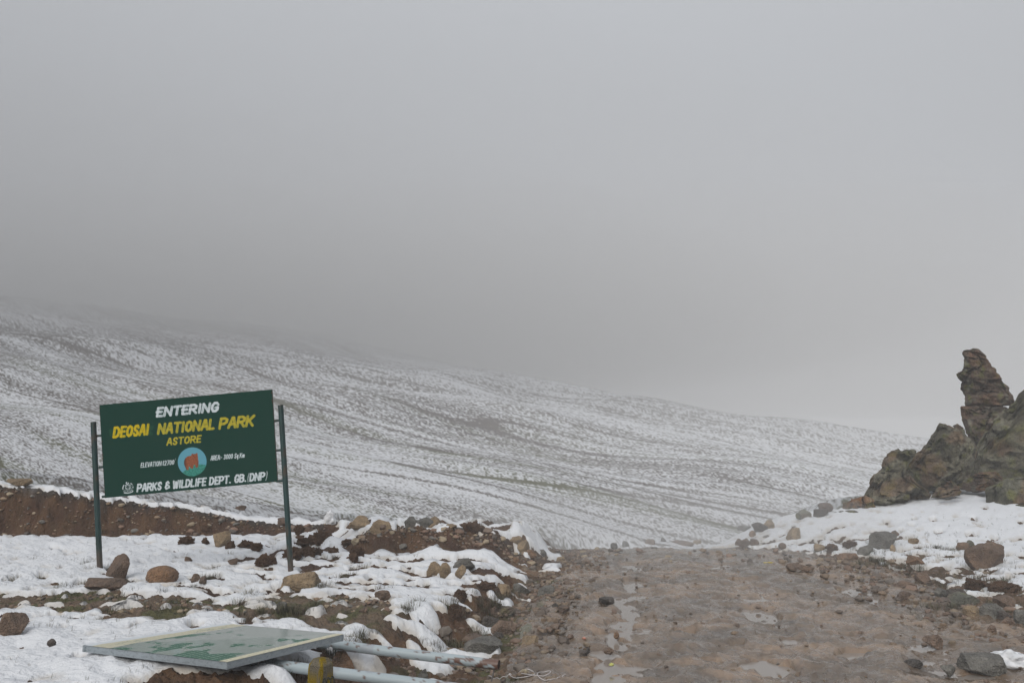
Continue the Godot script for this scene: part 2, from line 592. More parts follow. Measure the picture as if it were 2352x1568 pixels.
func compact(v: PackedVector3Array, idx: PackedInt32Array, c: PackedColorArray, n: PackedVector3Array) -> ArrayMesh:
	var where := PackedInt32Array()
	where.resize(v.size())
	where.fill(-1)
	var v2 := PackedVector3Array()
	var c2 := PackedColorArray()
	var n2 := PackedVector3Array()
	var i2 := PackedInt32Array()
	i2.resize(idx.size())
	for t in idx.size():
		var k := idx[t]
		if where[k] < 0:
			where[k] = v2.size()
			v2.append(v[k])
			c2.append(c[k])
			n2.append(n[k])
		i2[t] = where[k]
	return indexed(v2, i2, c2, PackedVector2Array(), n2)


func hillside():
	var rows := PackedFloat32Array([22.7, 22.95])
	var d := 23.0
	while d < 620.0:
		d *= 1.005 if d < 40.0 else 1.0042 if d < 130.0 else 1.008 if d < 300.0 else 1.02
		rows.append(d)
	var nc := 900
	var nr := rows.size()
	var v := PackedVector3Array()
	var c := PackedColorArray()
	for j in nr:
		for i in nc:
			var x := (-0.84 + 1.68 * i / (nc - 1)) * rows[j]
			v.append(Vector3(x, base_h(x, rows[j]) - (0.15 if j == 0 else 0.0), -rows[j]))
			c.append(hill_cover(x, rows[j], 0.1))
	var idx := PackedInt32Array()
	for j in nr - 1:
		for i in nc - 1:
			var k := j * nc + i
			idx.append_array([k, k + nc, k + 1, k + 1, k + nc, k + nc + 1])
	struct("hillside", indexed(v, idx, c), M.hill)
	print("hill ", nr)


func surroundings():
	# the same snowy ground to the sides and behind
	var v := PackedVector3Array()
	var c := PackedColorArray()
	var idx := PackedInt32Array()
	var a0 := atan(0.83)
	var na := 60
	var rs := [0.5, 3.0, 6.0, 12.0, 20.0, 40.0, 80.0, 160.0, 320.0, 600.0]
	for r in rs:
		for i in na + 1:
			var w: float = a0 + (TAU - 2.0 * a0) * i / na
			var x: float = sin(w) * r
			var dd: float = cos(w) * r
			var h := base_h(x, maxf(dd, 4.4)) if dd > 0 else base_h(x, 4.4) + 0.02 * dd
			v.append(Vector3(x, h - 0.06, -dd))
			c.append(Color(0.6, 0.6, 0.61))
	for j in rs.size() - 1:
		for i in na:
			var k: int = j * (na + 1) + i
			idx.append_array([k, k + na + 1, k + 1, k + 1, k + na + 1, k + na + 2])
	# the strip under the camera, up to where the fine ground begins
	var b := v.size()
	for q in [[-5.0, 4.6], [5.0, 4.6], [5.0, -0.5], [-5.0, -0.5]]:
		v.append(Vector3(q[0], -0.28, -q[1]))
		c.append(Color(0.4, 0.37, 0.34))
	idx.append_array([b, b + 1, b + 2, b, b + 2, b + 3])
	struct("surrounding_ground", indexed(v, idx, c), M.hill)


# ---------- stones
var balls := {}


func ball(sub: int) -> Array:
	if balls.has(sub):
		return balls[sub]
	var t := (1.0 + sqrt(5.0)) / 2.0
	var v := PackedVector3Array()
	for p in [[-1, t, 0], [1, t, 0], [-1, -t, 0], [1, -t, 0], [0, -1, t], [0, 1, t], [0, -1, -t], [0, 1, -t], [t, 0, -1], [t, 0, 1], [-t, 0, -1], [-t, 0, 1]]:
		v.append(Vector3(p[0], p[1], p[2]).normalized())
	var f := PackedInt32Array([0, 11, 5, 0, 5, 1, 0, 1, 7, 0, 7, 10, 0, 10, 11, 1, 5, 9, 5, 11, 4, 11, 10, 2, 10, 7, 6, 7, 1, 8, 3, 9, 4, 3, 4, 2, 3, 2, 6, 3, 6, 8, 3, 8, 9, 4, 9, 5, 2, 4, 11, 6, 2, 10, 8, 6, 7, 9, 8, 1])
	for s in sub:
		var mids := {}
		var g := PackedInt32Array()
		for k in range(0, f.size(), 3):
			var tri := [f[k], f[k + 1], f[k + 2]]
			var m := []
			for e in 3:
				var a: int = mini(tri[e], tri[(e + 1) % 3])
				var b: int = maxi(tri[e], tri[(e + 1) % 3])
				var key := a * 100000 + b
				if not mids.has(key):
					mids[key] = v.size()
					v.append((v[a] + v[b]).normalized())
				m.append(mids[key])
			g.append_array([tri[0], m[0], m[2], tri[1], m[1], m[0], tri[2], m[2], m[1], m[0], m[1], m[2]])
		f = g
	for k in range(0, f.size(), 3):   # clockwise from outside
		var q := f[k + 1]
		f[k + 1] = f[k + 2]
		f[k + 2] = q
	balls[sub] = [v, f]
	return balls[sub]


var TONE := {
	"tan": [Color(0.31, 0.225, 0.135), Color(0.20, 0.145, 0.09)], "brown": [Color(0.19, 0.125, 0.085), Color(0.115, 0.08, 0.06)], "orange": [Color(0.27, 0.155, 0.085), Color(0.17, 0.105, 0.065)],
	"grey": [Color(0.17, 0.16, 0.14), Color(0.10, 0.095, 0.085)], "dark": [Color(0.085, 0.068, 0.058), Color(0.05, 0.042, 0.036)], "red": [Color(0.185, 0.135, 0.11), Color(0.12, 0.095, 0.08)],
	"pale": [Color(0.44, 0.36, 0.25), Color(0.33, 0.27, 0.18)], "green": [Color(0.155, 0.15, 0.115), Color(0.095, 0.095, 0.075)], "earth": [Color(0.16, 0.098, 0.064), Color(0.10, 0.062, 0.042)],
	"lichen": [Color(0.21, 0.197, 0.15), Color(0.125, 0.118, 0.095)], "snow": [Color(0.60, 0.613, 0.636), Color(0.53, 0.53, 0.54)],
}


func tone(name_: String, p: Vector3, lichen := 0.0) -> Color:
	var t: Array = TONE[name_]
	var c: Color = t[0].lerp(t[1], clampf(0.5 + 0.9 * ridge.get_noise_3d(p.x * 1.3, p.y * 1.3, p.z * 1.3), 0.0, 1.0))
	var k := nz.get_noise_3d(p.x * 5.0, p.y * 5.0, p.z * 5.0)
	c = c * (1.0 + 0.22 * k)
	if lichen > 0.0:
		var l := ridge.get_noise_3d(p.x * 1.9 + 20.0, p.y * 1.9, p.z * 1.9)
		c = c.lerp(Color(0.17, 0.175, 0.06), lichen * smoothstep(0.12, 0.4, l))
		c = c.lerp(Color(0.25, 0.25, 0.21), lichen * 0.8 * smoothstep(0.15, 0.4, ridge.get_noise_3d(p.x * 2.5, p.y * 2.5 + 40.0, p.z * 2.5)))
		c = c.lerp(Color(0.2, 0.1, 0.06), 0.6 * lichen * smoothstep(0.05, 0.35, nz.get_noise_3d(p.x * 0.8, p.y * 0.8 + 9.0, p.z * 0.8)))
	c.a = 1.0
	return c


func rock_mesh(half: Vector3, kind: String, color: String, sub := 3) -> ArrayMesh:
	var b := ball(sub)
	var dirs: PackedVector3Array = b[0]
	var planes := []
	var n := {"boulder": 15, "round": 6, "slab": 13, "sharp": 16, "clod": 0, "snow": 0}[kind] as int
	for i in n:
		var q := Vector3(rng.randfn(), rng.randfn(), rng.randfn()).normalized()
		var h := rng.randf_range(0.52, 0.86)
		if kind == "round":
			h = rng.randf_range(0.84, 1.0)
		if kind == "sharp":
			h = rng.randf_range(0.42, 0.76)
		planes.append([q, h])
	if kind == "slab":
		planes.append([Vector3(rng.randf_range(-0.12, 0.12), 1, rng.randf_range(-0.1, 0.15)).normalized(), 0.6])
	var off := rng.randf() * 100.0
	var v := PackedVector3Array()
	v.resize(dirs.size())
	var lo := Vector3.ONE * 9.0
	var hi := -lo
	for i in dirs.size():
		var d := dirs[i]
		var r := 1.0
		for p in planes:
			var c: float = d.dot(p[0])
			if c > 0.05:
				r = minf(r, p[1] / c)
		if kind == "clod":
			r = 0.8 + 0.45 * ridge.get_noise_3d(d.x * 0.9 + off, d.y * 0.9, d.z * 0.9) + 0.16 * nz.get_noise_3d(d.x * 4.0 + off, d.y * 4.0, d.z * 4.0)
		elif kind == "snow":
			r = 0.9 + 0.25 * nz.get_noise_3d(d.x * 1.2 + off, d.y * 1.2, d.z * 1.2) + 0.05 * nz.get_noise_3d(d.x * 5.0 + off, d.y * 5.0, d.z * 5.0)
		else:
			r *= 1.0 + 0.09 * ridge.get_noise_3d(d.x * 0.8 + off, d.y * 0.8, d.z * 0.8) + 0.03 * nz.get_noise_3d(d.x * 5.0 + off, d.y * 5.0, d.z * 5.0)
		v[i] = d * r
		lo = lo.min(v[i])
		hi = hi.max(v[i])
	var mid := (lo + hi) / 2.0
	var cols := PackedColorArray()
	cols.resize(v.size())
	for i in v.size():
		v[i] = (v[i] - mid) / ((hi - lo) / 2.0) * half
		cols[i] = tone(color, v[i] * 2.5 + Vector3(off, 0, 0), 0.5 if color in ["lichen", "green"] else 0.0)
	if kind == "snow":
		return indexed(v, b[1], cols)
	return faceted(v, b[1], cols)


# a stone that stands where it is seen to touch the ground
func stone(spec: Array, called := "rock", category := "rock", group := ""):
	var u: float = (spec[0] + spec[1]) / 2.0
	var g := ground_at(u, spec[3], true)
	var w: float = (spec[1] - spec[0]) / F * -g.z
	var h: float = (spec[3] - spec[2]) / F * -g.z * 0.9
	var kind: String = spec[4]
	var half := Vector3(w / 2.0, maxf(h, w * 0.16) * 0.82, w * (0.38 if kind != "slab" else 0.48))
	var big := w * F / -g.z > 34.0
	var o := obj(called, rock_mesh(half, kind, spec[5], 4 if big else 3), M.snow if kind == "snow" else M.clod if kind == "clod" else M.rock)
	o.position = g + Vector3(0, h - half.y + 0.004, -half.z * 0.7)
	tag(o, spec[6], category, group)


# a crag from its outline, given its own depth, bulk and broken surface
func crag(called: String, label: String, pts: Array, d: float, thick: float, color: String, rough := 0.1, bedding := 0.0, sub := 4):
	var poly := PackedVector2Array()
	var mid := Vector2.ZERO
	for p in pts:
		mid += Vector2(1894.9 + 0.2747 * p[0], 775.2 + 0.2747 * p[1]) / pts.size()
	var at0 := at(mid.x, mid.y, d)
	var ahead := Vector3(at0.x, 0, at0.z).normalized()
	var right := ahead.cross(Vector3.UP)
	var reach := Vector3(at0.x, 0, at0.z).length()
	for p in pts:
		var r := ray(1894.9 + 0.2747 * p[0], 775.2 + 0.2747 * p[1])
		var q := Vector3(0, EYE, 0) + r * (reach / r.dot(ahead)) - at0
		poly.append(Vector2(q.dot(right), q.y))
	var c := Vector2.ZERO
	var b := ball(sub)
	var v := PackedVector3Array()
	var cols := PackedColorArray()
	var off := rng.randf() * 50.0
	var planes := []
	for i in 14:
		planes.append([Vector3(rng.randfn(), rng.randfn(), rng.randfn() * 0.7 + 0.5).normalized(), rng.randf_range(0.28, 0.72)])
	for dir in b[0]:
		var flat := Vector2(dir.x, dir.y)
		var e := flat.normalized() if flat.length() > 0.0001 else Vector2.RIGHT
		var far := 0.05
		for k in poly.size():
			var hit = Geometry2D.segment_intersects_segment(c, c + e * 60.0, poly[k], poly[(k + 1) % poly.size()])
			if hit != null:
				far = maxf(far, (hit - c).length())
		var k2 := pow(flat.length(), 0.7)
		var p := Vector3(e.x * far * k2, e.y * far * k2, thick * signf(dir.z) * pow(absf(dir.z), 0.8))
		# facets on the near and far faces only, so that the outline stays
		var r := 1.0
		for q in planes:
			var w: float = dir.dot(q[0])
			if w > 0.05:
				r = minf(r, q[1] / w)
		p.z *= r
		var s := Vector3(p.x + off, p.y, p.z)
		var n1 := ridge.get_noise_3d(s.x * 1.1, s.y * 1.1, s.z * 1.1)
		var n2 := ridge.get_noise_3d(s.x * 3.2, s.y * 4.0, s.z * 3.2)
		var crack := smoothstep(0.05, 0.0, absf(ridge.get_noise_3d(s.x * 0.7 + 30.0, s.y * 1.0, s.z * 0.7)))
		var step := block.get_noise_3d(s.x * 1.1 + s.y * 0.5, s.y * 1.5 - s.x * 0.4, s.z * 0.6) + 0.6 * block.get_noise_3d(s.x * 2.6 + s.y, s.y * 3.2 - s.x, s.z * 1.4)
		p.z += signf(dir.z) * absf(dir.z) * (rough * (0.5 * n1 + 0.25 * n2 + 1.3 * step) - 0.12 * crack)
		var shift := 0.025 * n2 + 0.05 * step * smoothstep(0.0, 0.12, rough) + bedding * nz.get_noise_3d(s.x * 0.8, s.y * 8.0 + s.x * 1.2, s.z * 0.8) - 0.05 * crack
		p.x += dir.x * shift
		p.y += dir.y * shift * 0.6
		p.z += dir.z * bedding * 1.6 * nz.get_noise_3d(s.x * 0.8, s.y * 7.0 + s.x, s.z * 0.8)
		v.append(p)
		var t := tone(color, s * 1.6, 0.75) * (1.0 - 0.35 * crack) * (0.78 + 0.4 * n2 + 0.22 * step)
		t.a = 1.0
		cols.append(t)
	var o := obj(called, faceted(v, b[1], cols, 0.1), M.crag)
	o.transform = Transform3D(Basis(right, Vector3.UP, -ahead), at0)
	tag(o, label, "rock")


func rocks():
	crag("rock_spire", "tall jagged rock spire pointing at the sky above the outcrop on the right", [[1150, 115], [1185, 100], [1215, 105], [1240, 88], [1290, 100], [1350, 155], [1390, 215], [1440, 290], [1480, 340], [1520, 390], [1560, 470], [1585, 535], [1560, 565], [1400, 568], [1185, 565], [1165, 490], [1135, 440], [1130, 390], [1145, 365], [1115, 330], [1120, 300], [1145, 265], [1160, 240], [1162, 170], [1148, 140]], 20.2, 0.7, "red", 0.13, 0.028, 5)
	crag("rock", "reddish rock block directly under the tall spire, wedged beside the big slab", [[1130, 572], [1300, 562], [1450, 560], [1540, 570], [1590, 620], [1500, 720], [1420, 820], [1340, 900], [1265, 930], [1200, 840], [1165, 700], [1140, 640]], 20.1, 0.8, "red", 0.1)
	crag("rock", "huge lichen covered slab leaning at the right edge behind the spire block", [[2150, 700], [2020, 380], [1900, 270], [1720, 380], [1664, 430], [1620, 470], [1600, 530], [1540, 570], [1470, 640], [1380, 750], [1300, 850], [1230, 950], [1200, 1050], [1150, 1180], [1250, 1230], [1400, 1230], [1664, 1260], [1900, 1280], [2130, 1250]], 19.6, 1.0, "lichen", 0.14)
	crag("rock", "large pointed lichen boulder in the middle of the outcrop, left of the spire block", [[960, 708], [1010, 720], [1060, 745], [1110, 770], [1165, 765], [1200, 830], [1250, 920], [1240, 1000], [1220, 1100], [1180, 1220], [1050, 1250], [930, 1300], [830, 1280], [740, 1200], [640, 1120], [640, 1080], [720, 990], [800, 940], [850, 860], [910, 780]], 19.0, 0.8, "lichen", 0.16)
	crag("rock", "small flat stone caught in the gap between the pointed boulder and the spire block", [[1068, 735], [1110, 718], [1165, 755], [1150, 785], [1090, 775]], 19.3, 0.2, "grey", 0.04, 0.0, 3)
	crag("rock", "dark mossy boulder at the left foot of the outcrop with a notched top", [[515, 970], [560, 940], [620, 918], [640, 945], [690, 925], [760, 950], [745, 1000], [700, 1060], [680, 1110], [740, 1190], [850, 1270], [900, 1300], [880, 1345], [760, 1370], [600, 1410], [450, 1440], [330, 1430], [305, 1340], [360, 1240], [400, 1180], [480, 1090], [500, 1020]], 18.5, 0.75, "lichen", 0.17)
	crag("rock", "low orange rock sticking out left of the dark mossy boulder", [[150, 1380], [290, 1340], [340, 1325], [400, 1350], [440, 1430], [400, 1465], [300, 1470], [200, 1465], [145, 1430]], 18.2, 0.35, "orange", 0.08, 0.0, 4)
	crag("rock", "long flat dark rock lying in snow in front of the low orange rock", [[0, 1505], [60, 1460], [150, 1440], [270, 1440], [300, 1475], [295, 1505], [170, 1510], [50, 1520]], 17.6, 0.3, "dark", 0.06, 0.0, 4)
	crag("rock", "brown rounded rock at the foot of the pointed lichen boulder", [[870, 1345], [920, 1260], [1000, 1210], [1060, 1190], [1100, 1230], [1145, 1275], [1150, 1310], [1000, 1340]], 18.2, 0.35, "brown", 0.07, 0.0, 4)
	crag("rock", "yellow spotted low stone half buried in snow below the brown rounded rock", [[955, 1345], [970, 1280], [1050, 1256], [1130, 1260], [1157, 1285], [1140, 1320], [1060, 1335]], 17.7, 0.25, "lichen", 0.05, 0.0, 4)
	crag("rock", "wide purplish rock under the lower end of the leaning slab", [[1095, 1250], [1160, 1170], [1300, 1130], [1440, 1120], [1495, 1180], [1440, 1240], [1270, 1290], [1180, 1290]], 18.4, 0.4, "red", 0.08, 0.0, 4)
	crag("rock", "broken brown rock between the purplish rock and the block at the right edge", [[1240, 1280], [1300, 1225], [1420, 1165], [1500, 1190], [1560, 1215], [1520, 1275], [1350, 1285]], 18.0, 0.35, "brown", 0.08, 0.0, 4)
	crag("rock", "square grey brown rock block standing in snow at the right edge", [[1350, 1255], [1440, 1228], [1520, 1190], [1664, 1170], [1900, 1180], [1900, 1450], [1600, 1475], [1470, 1440], [1362, 1420]], 17.2, 0.55, "green", 0.1)
	crag("rock", "low mossy stone in front of the square block at the right edge", [[1400, 1425], [1530, 1415], [1640, 1380], [1900, 1400], [1900, 1520], [1700, 1500], [1560, 1470]], 16.7, 0.3, "lichen", 0.06, 0.0, 4)
	var R := [
		[238, 292, 1270, 1322, "boulder", "brown", "upright rounded brown boulder beside the foot of the left sign post"],
		[326, 400, 1300, 1333, "round", "orange", "rounded orange brown boulder sitting alone in snow right of the left sign post"],
		[630, 732, 1313, 1356, "boulder", "tan", "big angular tan rock at the foot of the right sign post"],
		[176, 272, 1332, 1352, "slab", "brown", "low brown rock at the edge of the muddy path below the left sign post"],
		[-14, 50, 1405, 1456, "boulder", "brown", "brown rock with grass at its foot cut by the left edge"],
		[481, 526, 1217, 1253, "boulder", "tan", "pale tan rock in snow against the earth bank, between the sign posts"],
		[105, 124, 1468, 1481, "round", "dark", "small dark stone alone in the smooth snow left of the fallen sign"],
		[437, 456, 1318, 1333, "sharp", "brown", "left one of two small stones touching in snow under the sign"],
		[454, 472, 1323, 1337, "sharp", "brown", "right one of two small stones touching in snow under the sign"],
		[631, 657, 1382, 1404, "boulder", "grey", "grey stone in the grassy end of the muddy path"],
		[520, 544, 1282, 1293, "boulder", "brown", "small brown stone beside a grass tuft in snow under the sign"],
		[422, 438, 1278, 1288, "sharp", "brown", "tiny brown stone in snow, left of the tufts under the sign"],
		[800, 855, 1183, 1211, "boulder", "tan", "large tan boulder on the ridge right of the sign, left of a pair"],
		[846, 908, 1192, 1220, "boulder", "tan", "tan boulder sloping to the right, right one of the pair on the ridge"],
		[800, 812, 1198, 1210, "round", "orange", "small orange stone leaning on the left tan boulder on the ridge"],
		[926, 955, 1185, 1209, "boulder", "grey", "dark grey block, leftmost of the three rocks on top of the berm"],
		[948, 994, 1187, 1211, "sharp", "grey", "faceted grey rock in the middle of the three on top of the berm"],
		[976, 1010, 1185, 1208, "boulder", "tan", "tan rock, rightmost of the three on top of the berm"],
		[1024, 1049, 1203, 1213, "slab", "tan", "flat tan stone on the berm just right of the three rocks"],
		[1166, 1200, 1230, 1246, "boulder", "tan", "tan rock on the right end of the berm, above the upright one"],
		[1188, 1217, 1238, 1264, "sharp", "tan", "upright tan rock at the right end of the berm"],
		[1205, 1233, 1261, 1276, "boulder", "orange", "orange tan rock at the foot of the berm's right end"],
		[1233, 1256, 1262, 1275, "slab", "grey", "flat dark grey stone at the road edge right of the berm"],
		[978, 1015, 1289, 1322, "boulder", "tan", "tan rock in snow below the berm, left of two side by side"],
		[1008, 1035, 1291, 1320, "round", "tan", "tan rock in snow below the berm, right of two side by side"],
		[1044, 1070, 1297, 1319, "boulder", "tan", "small tan rock in front of the flat grey stone below the berm"],
		[1040, 1090, 1283, 1303, "slab", "grey", "wide grey stone in snow below the berm"],
		[1177, 1193, 1279, 1290, "round", "orange", "orange stone alone on the snow tongue beside the road"],
		[1278, 1300, 1278, 1290, "boulder", "tan", "pale stone at the tip of the snow tongue by the road"],
		[859, 896, 1356, 1374, "boulder", "brown", "brown stone alone in the snow field right of the right sign post"],
		[822, 843, 1396, 1409, "boulder", "brown", "small brown stone in snow above the fallen sign's far corner"],
		[1140, 1173, 1342, 1366, "sharp", "tan", "tan pointed rock in the ditch, left of the grey one"],
		[1173, 1217, 1340, 1362, "boulder", "grey", "grey rock at the ditch edge beside the tan pointed rock"],
		[1116, 1145, 1392, 1417, "sharp", "brown", "brown angular rock in the grassy ditch"],
		[1142, 1184, 1394, 1411, "slab", "green", "grey green flat rock beside the brown angular one in the ditch"],
		[1102, 1153, 1415, 1441, "boulder", "dark", "dark brown block in the ditch above the pipe, left of two"],
		[1127, 1185, 1426, 1450, "boulder", "brown", "brown block in the ditch above the pipe, right of two"],
		[1131, 1157, 1452, 1472, "round", "dark", "dark round stone ringed by snow in the ditch"],
		[1056, 1110, 1461, 1482, "slab", "brown", "brown slab lying across the ditch behind the pipe"],
		[1108, 1134, 1456, 1472, "boulder", "brown", "small brown stone on the right end of the ditch slab"],
		[1066, 1153, 1472, 1496, "slab", "grey", "thin grey plate of stone with snow on it behind the pipe end"],
		[746, 812, 1500, 1542, "sharp", "orange", "rough orange brown rock in the earth bank behind the marker post"],
		[936, 955, 1542, 1560, "boulder", "brown", "dark brown stone between the two pipes, left of two"],
		[958, 983, 1538, 1563, "sharp", "grey", "grey stone between the two pipes, right of two"],
		[1194, 1217, 1538, 1549, "slab", "pale", "pale flat stone on the mud right of the pipe end"],
		[1198, 1237, 1461, 1485, "boulder", "tan", "tan grey stone sunk in the mud at the left road edge"],
		[1282, 1309, 1392, 1405, "slab", "brown", "brown stone lying on the bare mud at the left of the road"],
		[1266, 1282, 1385, 1397, "sharp", "dark", "dark stone on the mud left of the brown lying stone"],
		[1331, 1351, 1496, 1506, "slab", "dark", "long dark stone on the mud left of the water channel, lower"],
		[1344, 1356, 1486, 1499, "sharp", "dark", "black stone on the mud just above the long dark stone"],
		[1378, 1412, 1373, 1386, "slab", "dark", "dark flat bar of stone lying in the water channel"],
		[1410, 1423, 1452, 1463, "round", "orange", "orange stone standing in the water channel"],
		[1387, 1410, 1488, 1499, "round", "brown", "brown stone in the lower water channel"],
		[1234, 1274, 1346, 1366, "slab", "grey", "grey slab pressed into the mud at the road's left edge"],
		[1403, 1419, 1246, 1260, "boulder", "grey", "hazy stone at the far end of the road, leftmost"],
		[1429, 1446, 1241, 1256, "boulder", "grey", "hazy taller stone at the far end of the road, left of the middle"],
		[1483, 1506, 1237, 1250, "boulder", "brown", "hazy brown stone at the far end of the road where snow begins"],
		[1518, 1531, 1233, 1244, "boulder", "dark", "dark stone on the far right road edge, above a flat one"],
		[1546, 1596, 1242, 1252, "slab", "brown", "flat brown stones' ledge at the far right road edge"],
		[1594, 1613, 1239, 1249, "boulder", "tan", "tan stone at the right end of the flat ledge at the far road edge"],
		[1690, 1706, 1236, 1249, "boulder", "brown", "left of three brown stones in a row in snow at the far right roadside"],
		[1701, 1727, 1236, 1252, "boulder", "brown", "middle and largest of three brown stones in a row at the far right roadside"],
		[1724, 1747, 1237, 1250, "slab", "brown", "right of three brown stones in a row at the far right roadside"],
		[1722, 1738, 1218, 1230, "round", "orange", "small orange stone on the snow slope under the dark skyline rock"],
		[1729, 1768, 1198, 1220, "boulder", "dark", "dark rock on the skyline of the right snow slope"],
		[1755, 1782, 1193, 1211, "boulder", "tan", "tan rock on the skyline touching the dark one"],
		[1694, 1726, 1207, 1219, "slab", "dark", "low dark stone on the skyline left of the dark rock"],
		[1811, 1843, 1210, 1235, "sharp", "tan", "tan pyramid shaped stone standing on the right snow slope"],
		[1790, 1808, 1246, 1257, "round", "brown", "small brown stone in snow below the pyramid stone"],
		[1872, 1898, 1249, 1263, "boulder", "tan", "tan stone at the snow edge left of the dark clod"],
		[2003, 2072, 1219, 1258, "boulder", "grey", "big square grey boulder on the right snow slope"],
		[2050, 2068, 1217, 1229, "boulder", "brown", "small brown stone peeping from behind the big grey boulder"],
		[1973, 2011, 1252, 1273, "boulder", "grey", "grey stone in front of the big grey boulder"],
		[2046, 2060, 1250, 1264, "round", "tan", "small tan stone in front of the big grey boulder's right corner"],
		[2090, 2113, 1236, 1248, "boulder", "tan", "tan stone in snow right of the big grey boulder"],
		[2201, 2234, 1245, 1261, "boulder", "brown", "brown stone leaning against the big brown boulder's left side"],
		[2222, 2243, 1240, 1254, "boulder", "green", "greenish stone behind the left corner of the big brown boulder"],
		[2235, 2322, 1243, 1300, "boulder", "brown", "biggest brown boulder on the right snow slope with grass at its foot"],
		[1884, 1919, 1153, 1174, "boulder", "red", "reddish rock left of the outcrop on the skyline"],
		[1870, 1907, 1169, 1183, "slab", "dark", "dark flat rock under the reddish skyline rock"],
		[1833, 1866, 1170, 1188, "boulder", "green", "greenish rock, outermost left of the outcrop's stones"],
		[2110, 2149, 1315, 1340, "slab", "brown", "brown slab sticking out of snow right of the road"],
		[2060, 2108, 1336, 1353, "slab", "brown", "long brown stone, topmost of the stones edging the right road side"],
		[2066, 2100, 1358, 1377, "boulder", "brown", "brown stone in the stony right road edge under the long one"],
		[2150, 2183, 1350, 1370, "boulder", "grey", "grey block at the snow edge, left of a dark row of blocks"],
		[2182, 2234, 1351, 1375, "boulder", "dark", "dark block in the row at the snow edge on the right"],
		[2186, 2261, 1362, 1388, "boulder", "green", "lichen block in front of the dark block at the snow edge"],
		[2157, 2189, 1372, 1392, "boulder", "red", "reddish stone below the row of blocks, above the right puddle"],
		[2221, 2258, 1391, 1418, "boulder", "tan", "pale tan stone right of the right puddle"],
		[2256, 2330, 1388, 1420, "boulder", "grey", "big grey stone right of the pale tan stone by the right puddle"],
		[2291, 2344, 1369, 1391, "boulder", "brown", "brown stone with snow round it behind the big grey stone"],
		[2335, 2380, 1402, 1436, "boulder", "grey", "grey rock cut by the right edge beside the road"],
		[2296, 2328, 1402, 1423, "boulder", "dark", "dark stone in front of the big grey stone at the right"],
		[2303, 2334, 1418, 1438, "boulder", "brown", "brown stone in the snow patch near the right edge"],
		[2267, 2294, 1436, 1453, "boulder", "brown", "brown stone beside the small right puddle"],
		[2128, 2175, 1458, 1481, "sharp", "brown", "brown pointed stone in the mud right of the middle of the road"],
		[2085, 2126, 1520, 1533, "slab", "dark", "dark flat stone in the mud near the bottom right"],
		[2170, 2203, 1527, 1547, "sharp", "grey", "grey stone in the mud near the bottom right corner"],
		[2230, 2330, 1510, 1540, "slab", "grey", "long grey slab in the mud at the bottom right"],
		[1815, 1868, 1296, 1312, "slab", "brown", "brown ledge of stone rising from the middle of the muddy road"],
		[2090, 2128, 1278, 1296, "slab", "orange", "orange stone where grass meets the right road edge"],
		[1925, 1975, 1270, 1288, "slab", "orange", "orange brown stones' hump at the snow edge right of the road"],
		[805, 824, 1235, 1250, "boulder", "pale", "pale stone behind a dark clod left of the berm"],
		[8, 62, 1098, 1112, "slab", "tan", "tan rock on top of the earth bank at the far left"],
		[632, 662, 1188, 1204, "slab", "brown", "brown rock on the lip of the earth bank right of the sign"],
		[2288, 2400, 1497, 1532, "snow", "snow", "white tongue of snow cut by the right edge near the bottom"],
		[538, 562, 1160, 1171, "slab", "brown", "small dark rock above the earth bank under the sign"],
	]
	for r in R:
		if r[4] == "snow":
			stone(r, "snow_patch", "snow patch")
		else:
			stone(r)
	var C := [
		[402, 443, 1230, 1248, "left one of the earth clods in snow under the sign"],
		[459, 479, 1233, 1248, "small round clod just left of the pale tan rock"],
		[449, 492, 1205, 1224, "clod against the earth bank left of the pale tan rock"],
		[513, 539, 1241, 1259, "clod at the foot of the pale tan rock"],
		[538, 579, 1239, 1258, "wide clod right of the pale tan rock"],
		[572, 601, 1245, 1263, "clod under a snow hood left of the right sign post"],
		[581, 632, 1270, 1299, "long curved clod in snow left of the right sign post"],
		[645, 693, 1254, 1283, "clod directly behind the right sign post"],
		[690, 724, 1254, 1276, "clod touching the right sign post clod on its right"],
		[720, 740, 1255, 1271, "small clod, second right of the sign post clod"],
		[694, 769, 1217, 1252, "largest clod mound with a snow cap right of the post"],
		[670, 698, 1203, 1225, "clod on the end of the earth bank behind the right post"],
		[676, 711, 1234, 1251, "clod under the left end of the largest mound"],
		[752, 776, 1254, 1267, "low clod below the right end of the largest mound"],
		[778, 814, 1237, 1255, "clod in front of the pale stone"],
		[799, 838, 1254, 1277, "long dark clod left of the berm's foot"],
		[793, 822, 1268, 1286, "clod below the long dark one"],
		[1054, 1112, 1197, 1224, "earth hump with grass on its top on the right part of the berm"],
		[1899, 1929, 1248, 1263, "dark earth clod at the snow edge right of the road"],
		[1940, 1975, 1240, 1256, "brown clod left of the big grey boulder"],
		[1090, 1140, 1336, 1356, "dark clod at the ditch edge left of the tan pointed rock"],
		[2221, 2280, 1328, 1351, "grassy earth lump sticking from snow on the right"],
		[2283, 2360, 1334, 1362, "dark earth lump cut by the right edge"],
		[1040, 1072, 1352, 1378, "earth lump hanging at the edge of the snow field by the ditch"],
		[1025, 1062, 1386, 1424, "tall grassy earth knob at the edge of the ditch"],
	]
	for c in C:
		stone([c[0], c[1], c[2], c[3], "clod", "earth", "dark brown " + c[4]], "earth_clod", "earth clod", "clods of dug earth in the snow")
	stone([742, 770, 1168, 1204, "snow", "snow", "small white heap of piled snow on the lip right of the post"], "snow_heap", "snow heap")
	stone([746, 768, 1484, 1500, "snow", "snow", "white block of snow lying against the far pipe"], "snow_block", "snow block")


